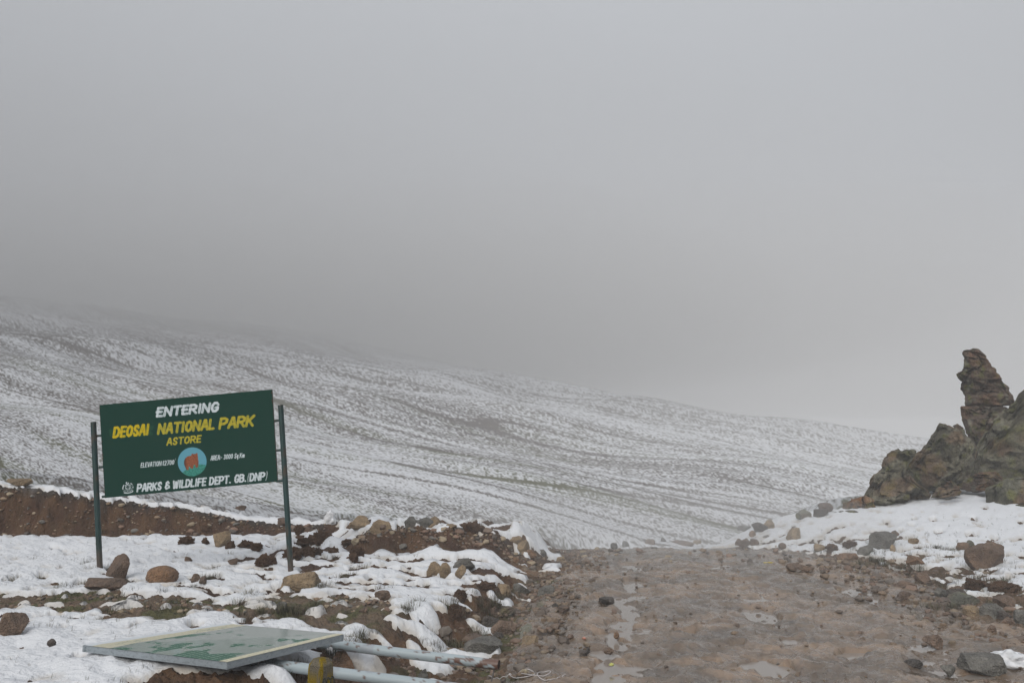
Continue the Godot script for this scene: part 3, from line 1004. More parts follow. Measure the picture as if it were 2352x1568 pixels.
# ---------- small stuff, too many to count
func scatter(called: String, mesh: Mesh, m: Material, where: Array, tints: Array):
	var mm := MultiMesh.new()
	mm.transform_format = MultiMesh.TRANSFORM_3D
	mm.use_colors = true
	mm.mesh = mesh
	mm.instance_count = where.size()
	for i in where.size():
		mm.set_instance_transform(i, where[i])
		mm.set_instance_color(i, tints[i])
	var o := MultiMeshInstance3D.new()
	o.name = numbered(called)
	o.multimesh = mm
	o.material_override = m
	o.set_meta("kind", "stuff")
	add_child(o)


func top_h(x: float, d: float) -> float:
	var p := snow_depth(x, d)
	return base_h(x, d) + (0.09 * sqrt(clampf(p / 0.10, 0.0, 1.0)) if p > 0.0 else 0.0)


func gravel():
	TONE["white"] = [Color(1, 1, 1), Color(0.8, 0.8, 0.8)]
	var tones := [Color(0.26, 0.18, 0.11), Color(0.17, 0.115, 0.08), Color(0.15, 0.145, 0.13), Color(0.22, 0.13, 0.085), Color(0.09, 0.075, 0.062), Color(0.33, 0.26, 0.17)]
	for k in 4:
		var where := []
		var tints := []
		for i in 1150:
			var x := 0.0
			var d := 0.0
			var size := 0.0
			var zone := rng.randf()
			var up := 0.0
			if zone < 0.13:      # the stony right edge of the road
				d = rng.randf_range(5.8, 14.0)
				x = along(d, road_right) + rng.randfn(-0.1, 0.45)
				size = rng.randf_range(0.012, 0.04) * (1.0 if rng.randf() < 0.85 else 1.8)
			elif zone < 0.5:      # ditch and left road edge
				d = rng.randf_range(5.6, 15.5)
				x = lerpf(along(d, cut_line) + 0.3, along(d, road_left) + 0.25, rng.randf()) + rng.randfn(0, 0.15)
				size = rng.randf_range(0.008, 0.034) * (1.0 if rng.randf() < 0.9 else 1.8)
			elif zone < 0.57:     # loose stones on the road
				d = rng.randf_range(5.6, 14.5)
				x = lerpf(along(d, road_left), along(d, road_right), rng.randf())
				size = rng.randf_range(0.006, 0.022) * (1.0 if rng.randf() < 0.93 else 2.0)
			elif zone < 0.84:     # the cut faces of the banks
				if rng.randf() < 0.6:
					x = rng.randf_range(-12.0, -3.4)
					d = bank_line(x) + rng.randf_range(-0.3, 0.4)
				else:
					x = rng.randf_range(-2.3, 0.3)
					d = 13.45 + rng.randf_range(-0.1, 0.25)
				size = rng.randf_range(0.006, 0.026) * (1.0 if rng.randf() < 0.92 else 2.0)
				if rng.randf() < 0.06:
					size = rng.randf_range(0.035, 0.075)
			elif zone < 0.93:     # the muddy path
				x = rng.randf_range(-6.0, -1.0)
				d = 8.9 + rng.randf_range(-0.6, 0.5)
				size = rng.randf_range(0.008, 0.03)
			else:
				if rng.randf() < 0.7:
					continue
				d = rng.randf_range(13.5, 15.8)
				x = rng.randf_range(0.5, 6.5)
				size = rng.randf_range(0.02, 0.06)
			if zone >= 0.0 and zone < 0.5 or zone >= 0.84:
				if snow_depth(x, d) > 0.01 and rng.randf() < 0.7:
					continue
			var y := base_h(x, d) + size * 0.15 + up
			var b := Basis.from_euler(Vector3(rng.randf_range(-0.3, 0.3), rng.randf() * TAU, rng.randf_range(-0.3, 0.3))).scaled(Vector3.ONE * size)
			where.append(Transform3D(b, Vector3(x, y, -d)))
			var t: Color = tones[rng.randi() % tones.size()]
			t = t.lerp(Color(0.115, 0.08, 0.058), 0.6 if zone < 0.57 else 0.2)
			tints.append(t * rng.randf_range(0.75, 1.1))
		scatter("gravel", rock_mesh(Vector3(1.1, 0.6, 0.9), ["boulder", "slab", "sharp", "round"][k], "white", 2), M.pebble, where, tints)


func tuft_mesh(blades: int, spread: float, lean: float) -> ArrayMesh:
	var v := PackedVector3Array()
	var n := PackedVector3Array()
	var c := PackedColorArray()
	var idx := PackedInt32Array()
	for i in blades:
		var a := rng.randf() * TAU
		var foot := Vector3(cos(a), 0, sin(a)) * spread * sqrt(rng.randf())
		var out := Vector3(cos(a + rng.randfn(0, 0.6)), 0, sin(a + rng.randfn(0, 0.6)))
		var tall := rng.randf_range(0.55, 1.0)
		var side := Vector3(-out.z, 0, out.x) * 0.02
		var l := lean * rng.randf_range(0.3, 1.3)
		var p1 := foot + Vector3(0, tall * 0.55, 0) + out * l * 0.3
		var p2 := foot + Vector3(0, tall, 0) + out * l
		var k := v.size()
		var tint := Color(1, 1, 1) * rng.randf_range(0.7, 1.15)
		tint.a = 1.0
		for q in [foot - side, foot + side, p1 - side * 0.8, p1 + side * 0.8, p2]:
			v.append(q)
			n.append((out * 0.5 + Vector3.UP).normalized())
			c.append(tint)
		idx.append_array([k, k + 2, k + 1, k + 1, k + 2, k + 3, k + 2, k + 4, k + 3])
	return indexed(v, idx, c, PackedVector2Array(), n)


func grass():
	var greens := [Color(0.13, 0.125, 0.045), Color(0.095, 0.105, 0.04), Color(0.19, 0.16, 0.075), Color(0.16, 0.12, 0.065), Color(0.09, 0.085, 0.045)]
	var thick := tuft_mesh(26, 0.55, 0.55)
	var thin := tuft_mesh(5, 0.25, 0.4)
	var where := []
	var tints := []
	var where2 := []
	var tints2 := []
	# clumps seen at these places
	var spots := [[452, 1290, 3], [430, 1283, 3], [525, 1282, 4], [478, 1332, 4], [500, 1312, 3], [390, 1262, 3], [320, 1245, 3], [110, 1248, 2], [82, 1292, 3], [66, 1240, 3], [210, 1300, 5], [225, 1312, 5], [240, 1352, 8], [275, 1352, 8], [300, 1362, 4], [150, 1357, 5], [190, 1352, 5], [20, 1340, 6], [20, 1452, 14], [35, 1458, 10], [0, 1462, 12], [395, 1368, 6], [380, 1402, 4], [560, 1395, 5], [600, 1412, 7], [640, 1415, 7], [690, 1412, 8], [720, 1400, 7], [575, 1376, 5], [660, 1408, 8], [732, 1355, 7], [745, 1350, 5], [800, 1330, 4], [880, 1360, 3], [830, 1310, 3], [760, 1285, 3], [960, 1278, 4], [1010, 1272, 4], [1075, 1202, 6], [1062, 1200, 5], [1108, 1400, 10], [1130, 1385, 10], [1150, 1380, 8], [1120, 1420, 8], [1170, 1372, 6], [1096, 1448, 9], [1108, 1475, 7], [1080, 1492, 7], [1130, 1498, 7], [1050, 1482, 7], [985, 1478, 7], [1035, 1395, 9], [1048, 1390, 8], [950, 1395, 7], [935, 1405, 7], [840, 1462, 7], [815, 1478, 7], [790, 1488, 7], [770, 1495, 7], [1012, 1498, 5], [640, 1548, 6], [690, 1545, 6], [2000, 1275, 7], [2010, 1290, 8], [2040, 1300, 8], [2070, 1310, 7], [1985, 1300, 5], [2270, 1300, 8], [2300, 1302, 8], [2245, 1298, 6], [2180, 1268, 6], [2160, 1262, 5], [2210, 1268, 5], [2150, 1400, 6], [2190, 1398, 6], [2260, 1335, 6], [2300, 1342, 7], [1940, 1258, 4], [2100, 1310, 6], [60, 1205, 3], [150, 1208, 3], [245, 1212, 3], [560, 1216, 3], [760, 1198, 4], [940, 1205, 4], [985, 1215, 4], [1090, 1216, 4]]
	for s in spots:
		var g := ground_at(s[0], s[1])
		for i in s[2]:
			var x: float = g.x + rng.randfn(0, 0.06)
			var d: float = -g.z + rng.randfn(0, 0.08)
			var h := rng.randf_range(0.05, 0.11)
			where.append(Transform3D(Basis.from_euler(Vector3(0, rng.randf() * TAU, 0)).scaled(Vector3(h * 0.9, h, h * 0.9)), Vector3(x, base_h(x, d) + 0.01, -d)))
			tints.append(greens[rng.randi() % greens.size()])
	# the path, the ditch, the bank tops and the slope on the right
	for i in 5200:
		var d := rng.randf_range(5.4, 16.5)
		var a := rng.randf_range(-0.72, 0.72)
		var x := a * d
		var rr := along(d, road_right)
		if x > along(d, road_left) - 0.1 and x < rr + 0.1:
			continue
		if x > along(d, cut_line) - 0.5 and x < along(d, road_left) and rng.randf() < 0.8:
			continue
		var p := snow_depth(x, d)
		var patch := nz.get_noise_2d(x * 0.9 + 15.0, d * 0.9)
		var h := rng.randf_range(0.04, 0.09)
		var b := Basis.from_euler(Vector3(0, rng.randf() * TAU, 0))
		if p < 0.0 and steep(x, d) < 0.3:
			if nz.get_noise_2d(x * 1.5 + 80.0, d * 2.2) < 0.02:
				continue
			where.append(Transform3D(b.scaled(Vector3(h * 0.8, h * 0.7, h * 0.8)), Vector3(x, base_h(x, d), -d)))
			tints.append(greens[rng.randi() % greens.size()])
		elif (patch > 0.1 or x > rr) and rng.randf() < 0.75:
			h *= 0.85
			where2.append(Transform3D(b.scaled(Vector3(h, h, h)), Vector3(x, top_h(x, d) - 0.02, -d)))
			tints2.append(greens[rng.randi() % greens.size()])
	for i in 800:
		var d := rng.randf_range(8.5, 15.0)
		var x := along(d, road_right) + absf(rng.randfn(0.3, 1.3))
		var h := rng.randf_range(0.05, 0.11)
		where2.append(Transform3D(Basis.from_euler(Vector3(0, rng.randf() * TAU, 0)).scaled(Vector3(h, h, h)), Vector3(x, top_h(x, d) - 0.02, -d)))
		tints2.append(greens[rng.randi() % greens.size()])
	scatter("grass", thick, M.grass, where, tints)
	scatter("grass", thin, M.grass, where2, tints2)


# ---------- brush lettering, painted into a picture
var GLYPH := {
	"A": [[[0, 0], [0.42, 1], [0.6, 1], [1, 0]], [[0.2, 0.33], [0.85, 0.33]]],
	"B": [[[0, 0], [0, 1], [0.6, 1], [0.9, 0.86], [0.85, 0.64], [0.55, 0.53], [0, 0.53]], [[0.55, 0.53], [0.95, 0.4], [0.95, 0.14], [0.6, 0], [0, 0]]],
	"C": [[[0.95, 0.8], [0.7, 1], [0.35, 1], [0.05, 0.7], [0.05, 0.3], [0.3, 0], [0.7, 0], [0.95, 0.2]]],
	"D": [[[0, 0], [0, 1], [0.5, 1], [0.88, 0.78], [0.95, 0.42], [0.75, 0.1], [0.4, 0], [0, 0]]],
	"E": [[[0.95, 1], [0.1, 1], [0.1, 0], [0.95, 0]], [[-0.06, 0.52], [0.8, 0.52]]],
	"F": [[[0.95, 1], [0.1, 1], [0.1, 0]], [[-0.06, 0.52], [0.8, 0.52]]],
	"G": [[[0.95, 0.78], [0.72, 1], [0.35, 1], [0.06, 0.7], [0.06, 0.28], [0.3, 0], [0.68, 0], [0.95, 0.2], [0.95, 0.45], [0.6, 0.4]]],
	"I": [[[0.5, 0], [0.5, 1]]],
	"K": [[[0, 0], [0, 1]], [[0.95, 1], [0.08, 0.42]], [[0.3, 0.55], [0.95, 0]]],
	"L": [[[0.05, 1], [0.05, 0], [0.95, 0]]],
	"N": [[[0, 0], [0.05, 1], [0.9, 0], [0.95, 1]]],
	"O": [[[0.5, 1], [0.2, 0.9], [0.04, 0.55], [0.15, 0.15], [0.45, 0], [0.8, 0.12], [0.95, 0.5], [0.82, 0.88], [0.5, 1]]],
	"P": [[[0, 0], [0, 1], [0.6, 1], [0.95, 0.86], [0.92, 0.6], [0.6, 0.45], [0, 0.45]]],
	"R": [[[0, 0], [0, 1], [0.6, 1], [0.92, 0.86], [0.9, 0.6], [0.6, 0.48], [-0.06, 0.48]], [[0.4, 0.48], [0.98, 0]]],
	"S": [[[0.92, 0.8], [0.7, 1], [0.3, 0.97], [0.1, 0.75], [0.28, 0.55], [0.7, 0.42], [0.9, 0.22], [0.68, 0], [0.3, 0], [0.05, 0.2]]],
	"T": [[[0, 1], [1, 1]], [[0.5, 0.9], [0.5, 0]]],
	"V": [[[0, 1], [0.4, 0], [0.55, 0], [1, 1]]],
	"W": [[[0, 1], [0.18, 0], [0.28, 0], [0.52, 0.85], [0.72, 0], [0.8, 0], [1, 1]]],
	"&": [[[0.85, 0.8], [0.55, 1], [0.2, 0.85], [0.25, 0.6], [0.6, 0.53], [0.2, 0.45], [0.05, 0.2], [0.3, 0], [0.75, 0.1]], [[0.95, 0.35], [1.05, 0.15]]],
	"0": [[[0.5, 1], [0.12, 0.8], [0.08, 0.25], [0.45, 0], [0.85, 0.2], [0.9, 0.75], [0.5, 1]]],
	"1": [[[0.15, 0.8], [0.5, 1], [0.5, 0]]],
	"2": [[[0.1, 0.8], [0.45, 1], [0.85, 0.8], [0.75, 0.5], [0.1, 0], [0.95, 0]]],
	"3": [[[0.1, 0.88], [0.5, 1], [0.85, 0.8], [0.45, 0.54], [0.9, 0.28], [0.5, 0], [0.08, 0.12]]],
	"7": [[[0.05, 1], [0.95, 1], [0.4, 0]]],
	":": [[[0.5, 0.62], [0.5, 0.64]], [[0.5, 0.2], [0.5, 0.22]]],
	"-": [[[0.2, 0.42], [0.8, 0.42]]],
	".": [[[0.4, 0.03], [0.45, 0.03]]],
	"q": [[[0.8, 0.65], [0.35, 0.65], [0.15, 0.35], [0.4, 0.05], [0.8, 0.3], [0.8, 0.65], [0.7, -0.3], [0.95, -0.15]]],
	"m": [[[0.05, 0], [0.1, 0.6]], [[0.1, 0.45], [0.35, 0.62], [0.48, 0.5], [0.45, 0]], [[0.48, 0.45], [0.75, 0.62], [0.9, 0.5], [0.9, 0]]],
	"(": [[[0.8, 1.12], [0.35, 0.7], [0.3, 0.3], [0.6, -0.15]]],
	")": [[[0.35, 1.15], [0.7, 0.8], [0.7, 0.3], [0.2, -0.15]]],
	"'": [[[0.3, 0.95], [0.6, 1.35]]],
}
const WIDE := {"I": 0.3, "1": 0.45, ":": 0.25, ".": 0.3, "-": 0.4, "(": 0.4, ")": 0.4, "'": 0.35, " ": 0.4, "W": 1.25, "m": 1.2, "N": 1.1, "O": 1.05, "S": 0.9, "E": 0.88, "F": 0.85, "L": 0.8, "q": 0.8}


func dab(im: Image, a: Vector2, b: Vector2, r: float, c: Color, wear := 0.0):
	var x0 := maxi(int(minf(a.x, b.x) - r - 1), 0)
	var x1 := mini(int(maxf(a.x, b.x) + r + 2), im.get_width() - 1)
	var y0 := maxi(int(minf(a.y, b.y) - r - 1), 0)
	var y1 := mini(int(maxf(a.y, b.y) + r + 2), im.get_height() - 1)
	var ab := b - a
	var l2 := maxf(ab.length_squared(), 0.0001)
	for y in range(y0, y1 + 1):
		for x in range(x0, x1 + 1):
			var p := Vector2(x, y)
			var t := clampf((p - a).dot(ab) / l2, 0.0, 1.0)
			var k := clampf(r - p.distance_to(a + ab * t) + 0.5, 0.0, 1.0)
			if k > 0.0:
				if wear > 0.0:
					k *= 1.0 - wear * (0.5 + 0.5 * nz.get_noise_2d(x * 0.06, y * 0.03))
				im.set_pixel(x, y, im.get_pixel(x, y).lerp(c, k))


func letter(im: Image, text: String, s0: float, s1: float, low: float, high: float, fat: float, c: Color, slant := 0.15):
	var w := im.get_width()
	var h := im.get_height()
	var total := 0.0
	for ch in text:
		total += WIDE.get(ch, 1.0) + 0.36
	total -= 0.36
	var tall := (low - high) * h
	var pad := fat * tall * 0.5
	var unit := ((s1 - s0) * w - 2.0 * pad - slant * tall) / total
	var x: float = s0 * w + pad
	for ch in text:
		var wide: float = WIDE.get(ch, 1.0)
		if GLYPH.has(ch):
			for line in GLYPH[ch]:
				for i in range(1, line.size()):
					var p := []
					for q in [line[i - 1], line[i]]:
						var yy: float = q[1]
						p.append(Vector2(x + q[0] * wide * unit + slant * yy * tall, low * h - pad - yy * (tall - 2.0 * pad)))
					dab(im, p[0], p[1], (fat if not ch in "()'" else fat * 0.35) * tall * 0.5, c, 0.22)
		x += (wide + 0.36) * unit


func seen(r: float, g: float, b: float, light := 0.55) -> Color:
	var l := Color(r / 255.0, g / 255.0, b / 255.0).srgb_to_linear()
	return Color(l.r / light, l.g / light, l.b / light).linear_to_srgb()


func sign_picture() -> ImageTexture:
	var w := 1480
	var h := 800
	var im := Image.create_empty(w, h, false, Image.FORMAT_RGB8)
	var green := lin(0.006, 0.036, 0.026)
	im.fill(green)
	for i in 5000:   # uneven paint
		var x := rng.randi_range(0, w - 22)
		var y := rng.randi_range(0, h - 8)
		im.fill_rect(Rect2i(x, y, rng.randi_range(3, 20), rng.randi_range(1, 4)), green * rng.randf_range(0.96, 1.05))
	# brighter green where an older word was painted over
	for i in 60:
		dab(im, Vector2(rng.randf_range(0.055, 0.3) * w, rng.randf_range(0.26, 0.37) * h), Vector2(rng.randf_range(0.055, 0.3) * w, rng.randf_range(0.26, 0.37) * h), 13, lin(0.014, 0.06, 0.032), 0.6)
	var white := lin(0.54, 0.58, 0.61)
	var yellow := lin(0.40, 0.33, 0.03)
	var bright := lin(0.50, 0.36, 0.01)
	letter(im, "ENTERING", 0.318, 0.695, 0.192, 0.078, 0.245, white)
	letter(im, "DEOSAI", 0.064, 0.288, 0.374, 0.246, 0.215, bright, 0.16)
	letter(im, "NATIONAL", 0.322, 0.667, 0.380, 0.255, 0.225, yellow, 0.14)
	letter(im, "PARK", 0.676, 0.897, 0.385, 0.254, 0.225, yellow, 0.18)
	letter(im, "ASTORE", 0.372, 0.582, 0.505, 0.420, 0.21, yellow, 0.14)
	letter(im, "ELEVATION:12700'", 0.214, 0.423, 0.714, 0.660, 0.16, white, 0.16)
	letter(im, "AREA:- 3000 Sq.Km", 0.621, 0.824, 0.709, 0.654, 0.16, white, 0.14)
	letter(im, "PARKS & WILDLIFE DEPT. GB.(DNP)", 0.182, 0.952, 0.972, 0.880, 0.21, white, 0.14)
	# round picture: a brown bear on a green hill under a blue sky
	var c := Vector2(0.515 * w, 0.701 * h)
	var r := 0.0835 * w
	var body := PackedVector2Array()
	for q in [[585, 830], [600, 700], [660, 590], [760, 520], [860, 500], [940, 505], [950, 450], [975, 410], [1010, 415], [1040, 440], [1100, 430], [1150, 440], [1180, 405], [1215, 395], [1235, 440], [1228, 500], [1240, 560], [1235, 640], [1230, 700], [1250, 770], [1240, 880], [1225, 980], [1200, 1050], [1150, 1070], [1100, 1050], [1085, 1000], [1090, 920], [1040, 935], [1000, 960], [995, 1050], [975, 1085], [930, 1092], [880, 1075], [830, 1000], [800, 970], [785, 1040], [780, 1110], [740, 1135], [690, 1130], [655, 1090], [630, 1000], [600, 920]]:
		body.append(c + Vector2(q[0] - 960, q[1] - 780) / 655.0 * r)
	for y in range(int(c.y - r) - 1, int(c.y + r) + 2):
		for x in range(int(c.x - r) - 1, int(c.x + r) + 2):
			var p := Vector2(x, y)
			var k := clampf(r - p.distance_to(c) + 0.5, 0.0, 1.0)
			if k <= 0.0:
				continue
			var q := (p - c) / r
			var n := nz.get_noise_2d(x * 0.05, y * 0.05)
			var col := lin(0.10, 0.29, 0.37)
			if q.y > 0.27 + 0.22 * absf(q.x - 0.35) * absf(q.x - 0.35) * 1.6 - (0.06 if q.x > 0 else 0.0):
				col = lin(0.05, 0.24, 0.20).lerp(lin(0.03, 0.17, 0.13), clampf(0.5 + n, 0.0, 1.0))
			if Geometry2D.is_point_in_polygon(p, body):
				col = lin(0.27, 0.085, 0.04).lerp(lin(0.19, 0.065, 0.035), clampf(0.5 + n, 0.0, 1.0))
				col = col.lerp(lin(0.08, 0.035, 0.025), clampf(smoothstep(-0.34, -0.55, q.x) + 0.5 * smoothstep(0.3, 0.42, q.x) * smoothstep(-0.1, 0.2, q.y), 0.0, 0.85))
			im.set_pixel(x, y, im.get_pixel(x, y).lerp(col, k))
	for e in [[1035, 530, 18], [1155, 520, 15], [1100, 597, 24]]:
		var p := c + Vector2(e[0] - 960, e[1] - 780) / 655.0 * r
		dab(im, p, p, e[2] / 655.0 * r, lin(0.05, 0.012, 0.01))
	# the small white crest: crescent and star, shield, wreath and scroll
	var o := Vector2(0.135 * w, 0.917 * h)
	var k := 0.052 * w / 700.0
	var E := func(px: float, py: float) -> Vector2: return o + Vector2(px - 690, py - 930) * k * 0.82
	var strokes := [[[590, 370], [560, 440], [590, 520], [660, 545], [740, 520], [780, 460]], [[715, 390], [720, 392]], [[330, 620], [250, 760], [210, 900], [215, 990]], [[990, 520], [1080, 590]], [[470, 640], [470, 900], [520, 1040], [640, 1080], [840, 1060], [920, 930], [920, 630], [470, 640]], [[490, 680], [620, 790]], [[810, 660], [820, 830]], [[500, 900], [640, 990]], [[760, 960], [820, 900], [890, 1000]], [[310, 1320], [400, 1370], [650, 1400], [900, 1370], [1080, 1310], [1140, 1240]], [[860, 1240], [1020, 1170]], [[600, 1180], [720, 1270]]]
	for s in strokes:
		for i in range(1, s.size()):
			dab(im, E.call(s[i - 1][0], s[i - 1][1]), E.call(s[i][0], s[i][1]), (46.0 if s[0][0] in [590, 330, 310, 990] else 24.0) * k * 0.8, white, 0.1)
	for d in [[1070, 740], [1150, 660], [1110, 860], [1190, 830], [1180, 900], [1040, 990], [1150, 990], [970, 1090], [1080, 1130], [380, 1070], [480, 1140], [270, 1150], [360, 1200], [440, 1270], [560, 1300], [800, 1170], [700, 1080]]:
		dab(im, E.call(d[0], d[1]), E.call(d[0] + 8, d[1] + 14), 30 * k * 0.8, white, 0.14)
	# rust creeping in from the rim
	for i in 90:
		var side := rng.randi() % 4
		var t := rng.randf()
		var p := Vector2(t * w, 2) if side == 0 else Vector2(t * w, h - 2) if side == 1 else Vector2(w - 3, t * h) if side == 2 else Vector2(2, t * h)
		dab(im, p, p + Vector2(rng.randfn(0, 4), rng.randfn(0, 4)), rng.randf_range(1.5, 5.0), lin(0.07, 0.032, 0.018), 0.5)
	return ImageTexture.create_from_image(im)


# ---------- tubes and plates
func tube(pts: PackedVector3Array, r: float, color: Callable, sides := 14, cap := true) -> ArrayMesh:
	var v := PackedVector3Array()
	var n := PackedVector3Array()
	var c := PackedColorArray()
	var idx := PackedInt32Array()
	var up := Vector3.UP if absf((pts[-1] - pts[0]).normalized().y) < 0.9 else Vector3.RIGHT
	for i in pts.size():
		var t := (pts[mini(i + 1, pts.size() - 1)] - pts[maxi(i - 1, 0)]).normalized()
		var a := t.cross(up).normalized()
		var b := a.cross(t)
		for s in sides + 1:
			var w := TAU * s / sides
			var o := a * cos(w) + b * sin(w)
			v.append(pts[i] + o * r)
			n.append(o)
			c.append(color.call(pts[i] + o * r))
	for i in pts.size() - 1:
		for s in sides:
			var k := i * (sides + 1) + s
			idx.append_array([k, k + 1, k + sides + 1, k + 1, k + sides + 2, k + sides + 1])
	if cap:
		for e in [0, pts.size() - 1]:
			var k := v.size()
			var t: Vector3 = (pts[1] - pts[0]).normalized() * (-1.0 if e == 0 else 1.0)
			v.append(pts[e])
			n.append(t)
			c.append(color.call(pts[e]))
			for s in sides + 1:
				v.append(v[e * (sides + 1) + s])
				n.append(t)
				c.append(c[e * (sides + 1) + s])
			for s in sides:
				idx.append_array([k, k + 1 + s, k + 2 + s] if e > 0 else [k, k + 2 + s, k + 1 + s])
	return indexed(v, idx, c, PackedVector2Array(), n)


func line(a: Vector3, b: Vector3, steps: int) -> PackedVector3Array:
	var p := PackedVector3Array()
	for i in steps + 1:
		p.append(a.lerp(b, float(i) / steps))
	return p


# a plate with four given corners (seen face: a b c d, clockwise) and a thickness towards back
func plate(a: Vector3, b: Vector3, c: Vector3, d: Vector3, back: Vector3, face_only := false, edges_only := false) -> ArrayMesh:
	var st := SurfaceTool.new()
	st.begin(Mesh.PRIMITIVE_TRIANGLES)
	st.set_smooth_group(-1)
	var quad := func(p: Array):
		for k in [0, 1, 2, 0, 2, 3]:
			st.set_uv(Vector2([0, 1, 1, 0][k], [0, 0, 1, 1][k]))
			st.set_color(Color(1, 1, 1))
			st.add_vertex(p[k])
	if not edges_only:
		quad.call([a, b, c, d])
	if not face_only:
		quad.call([b + back, a + back, d + back, c + back])
		quad.call([a + back, b + back, b, a])
		quad.call([b + back, c + back, c, b])
		quad.call([c + back, d + back, d, c])
		quad.call([d + back, a + back, a, d])
	st.generate_normals()
	return st.commit()


func park_sign():
	var fl := ground_at(232, 1313)
	var fr := ground_at(670, 1319)
	var dl := -fl.z
	var dr := -fr.z
	var depth := func(u: float) -> float: return lerpf(dl, dr, (u - 232.0) / (670.0 - 232.0)) - 0.02
	var P := func(u: float, v: float) -> Vector3: return at(u, v, depth.call(u))
	var tl: Vector3 = P.call(227, 930)
	var tr: Vector3 = P.call(624, 894)
	var bl: Vector3 = P.call(240, 1143.5)
	var br: Vector3 = P.call(637, 1106)
	var root := thing("park_sign", "dark green painted sign on two leaning posts reading ENTERING DEOSAI NATIONAL PARK", "sign", (fl + fr) / 2.0)
	var o := root.position
	var n := (tr - tl).cross(bl - tl).normalized()
	if n.z < 0:
		n = -n
	var m := mat("sign_face", Color.WHITE, 0.5)
	m.albedo_texture = sign_picture()
	m.metallic_specular = 0.18
	m.texture_repeat = false
	obj("board_face", plate(tl - o, tr - o, br - o, bl - o, -n * 0.004, true), m, root)
	mat("rusty_edge", lin(0.05, 0.045, 0.036), 0.75)
	obj("board_frame", plate(tl - o - n * 0.003, tr - o - n * 0.003, br - o - n * 0.003, bl - o - n * 0.003, -n * 0.035), M.rusty_edge, root)
	var paint := func(p: Vector3) -> Color:
		var k := nz.get_noise_3d(p.x * 9.0, p.y * 4.0, p.z * 9.0)
		var top := smoothstep(2.06, 2.16, p.y + 0.04 * k) if p.x > 0.0 else 0.0
		var foot := smoothstep(0.35, 0.05, p.y + 0.2 * k) * 0.7
		return Color(0.006, 0.034, 0.032).lerp(Color(0.008, 0.023, 0.021), clampf(0.5 + k, 0.0, 1.0)).lerp(Color(0.075, 0.04, 0.026), clampf(maxf(top, foot) + 0.5 * smoothstep(0.45, 0.7, k), 0.0, 1.0))
	mat("post_paint", Color.WHITE, 0.5, 0.0, null, null, 1.0, true)
	for q in [[213.5, 969, 232, 1316], [644, 930, 671, 1326]]:
		var a: Vector3 = P.call(q[0], q[1])
		var b: Vector3 = P.call(q[2], q[3])
		obj("post", tube(line(b - o - Vector3(0, 0.15, 0), a - o, 40), 0.034, paint, 16), M.post_paint, root)
	for q in [[219, 1001, 232, 999.5], [225, 1073, 236, 1072], [232, 1141, 243, 1139], [628, 966, 646, 964], [633, 1034, 652, 1033], [634, 1105, 656, 1103]]:
		obj("bracket", tube(line(P.call(q[0], q[1]) - o - n * 0.02, P.call(q[2], q[3]) - o - n * 0.02, 3), 0.016, paint, 8), M.post_paint, root)


func panel_pictures() -> Array:
	var w := 900
	var h := 1000
	var im := Image.create_empty(w, h, false, Image.FORMAT_RGB8)
	var ro := Image.create_empty(w, h, false, Image.FORMAT_RGB8)
	for y in h:
		for x in w:
			var s := float(x) / w
			var t := float(y) / h
			var n := ridge.get_noise_2d(s * 2.2, t * 3.4)
			var f := nz.get_noise_2d(s * 40.0, t * 40.0)
			var c := Color(0.02, 0.085, 0.055)
			# pale lines of small print along the board
			var row := fposmod(t * 27.0, 1.0)
			if t > 0.22 and t < 0.93 and row < 0.16 and nz.get_noise_2d(s * 90.0, floor(t * 27.0) * 7.0) > -0.25:
				c = Color(0.34, 0.42, 0.34)
			# dry patches stay green, elsewhere a wet silt film, its grey sky sheen painted in
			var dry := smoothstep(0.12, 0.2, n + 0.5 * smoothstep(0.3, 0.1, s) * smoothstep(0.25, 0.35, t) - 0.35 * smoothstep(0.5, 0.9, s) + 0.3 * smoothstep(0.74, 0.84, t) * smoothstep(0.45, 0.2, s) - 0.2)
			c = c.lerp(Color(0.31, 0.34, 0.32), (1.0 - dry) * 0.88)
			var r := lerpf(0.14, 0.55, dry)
			if t < 0.2:
				c = Color(0.50, 0.47, 0.35) * (0.92 + 0.1 * f)
				r = 0.4
			if t < 0.075 + 0.02 * n:
				c = Color(0.52, 0.55, 0.58)
				r = 0.5
			if t > 0.945:
				c = Color(0.52, 0.49, 0.36) * (0.9 + 0.14 * f)
				r = 0.5
			c.a = 1.0
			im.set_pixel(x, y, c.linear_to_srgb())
			ro.set_pixel(x, y, Color(r, r, r))
	# faded handwriting on the cream heading
	var ink := lin(0.12, 0.18, 0.15)
	for b in [[0.1, 0.3], [0.62, 0.88]]:
		var x: float = b[0] * w
		while x < b[1] * w:
			var y := (0.14 + 0.015 * rng.randfn()) * h
			var p := Vector2(x, y)
			for i in 4:
				var q := p + Vector2(rng.randf_range(4, 14), rng.randf_range(-16, 16))
				dab(im, p, q, 2.6, ink, 0.4)
				p = q
			x += rng.randf_range(16, 34)
	return [ImageTexture.create_from_image(im), ImageTexture.create_from_image(ro)]


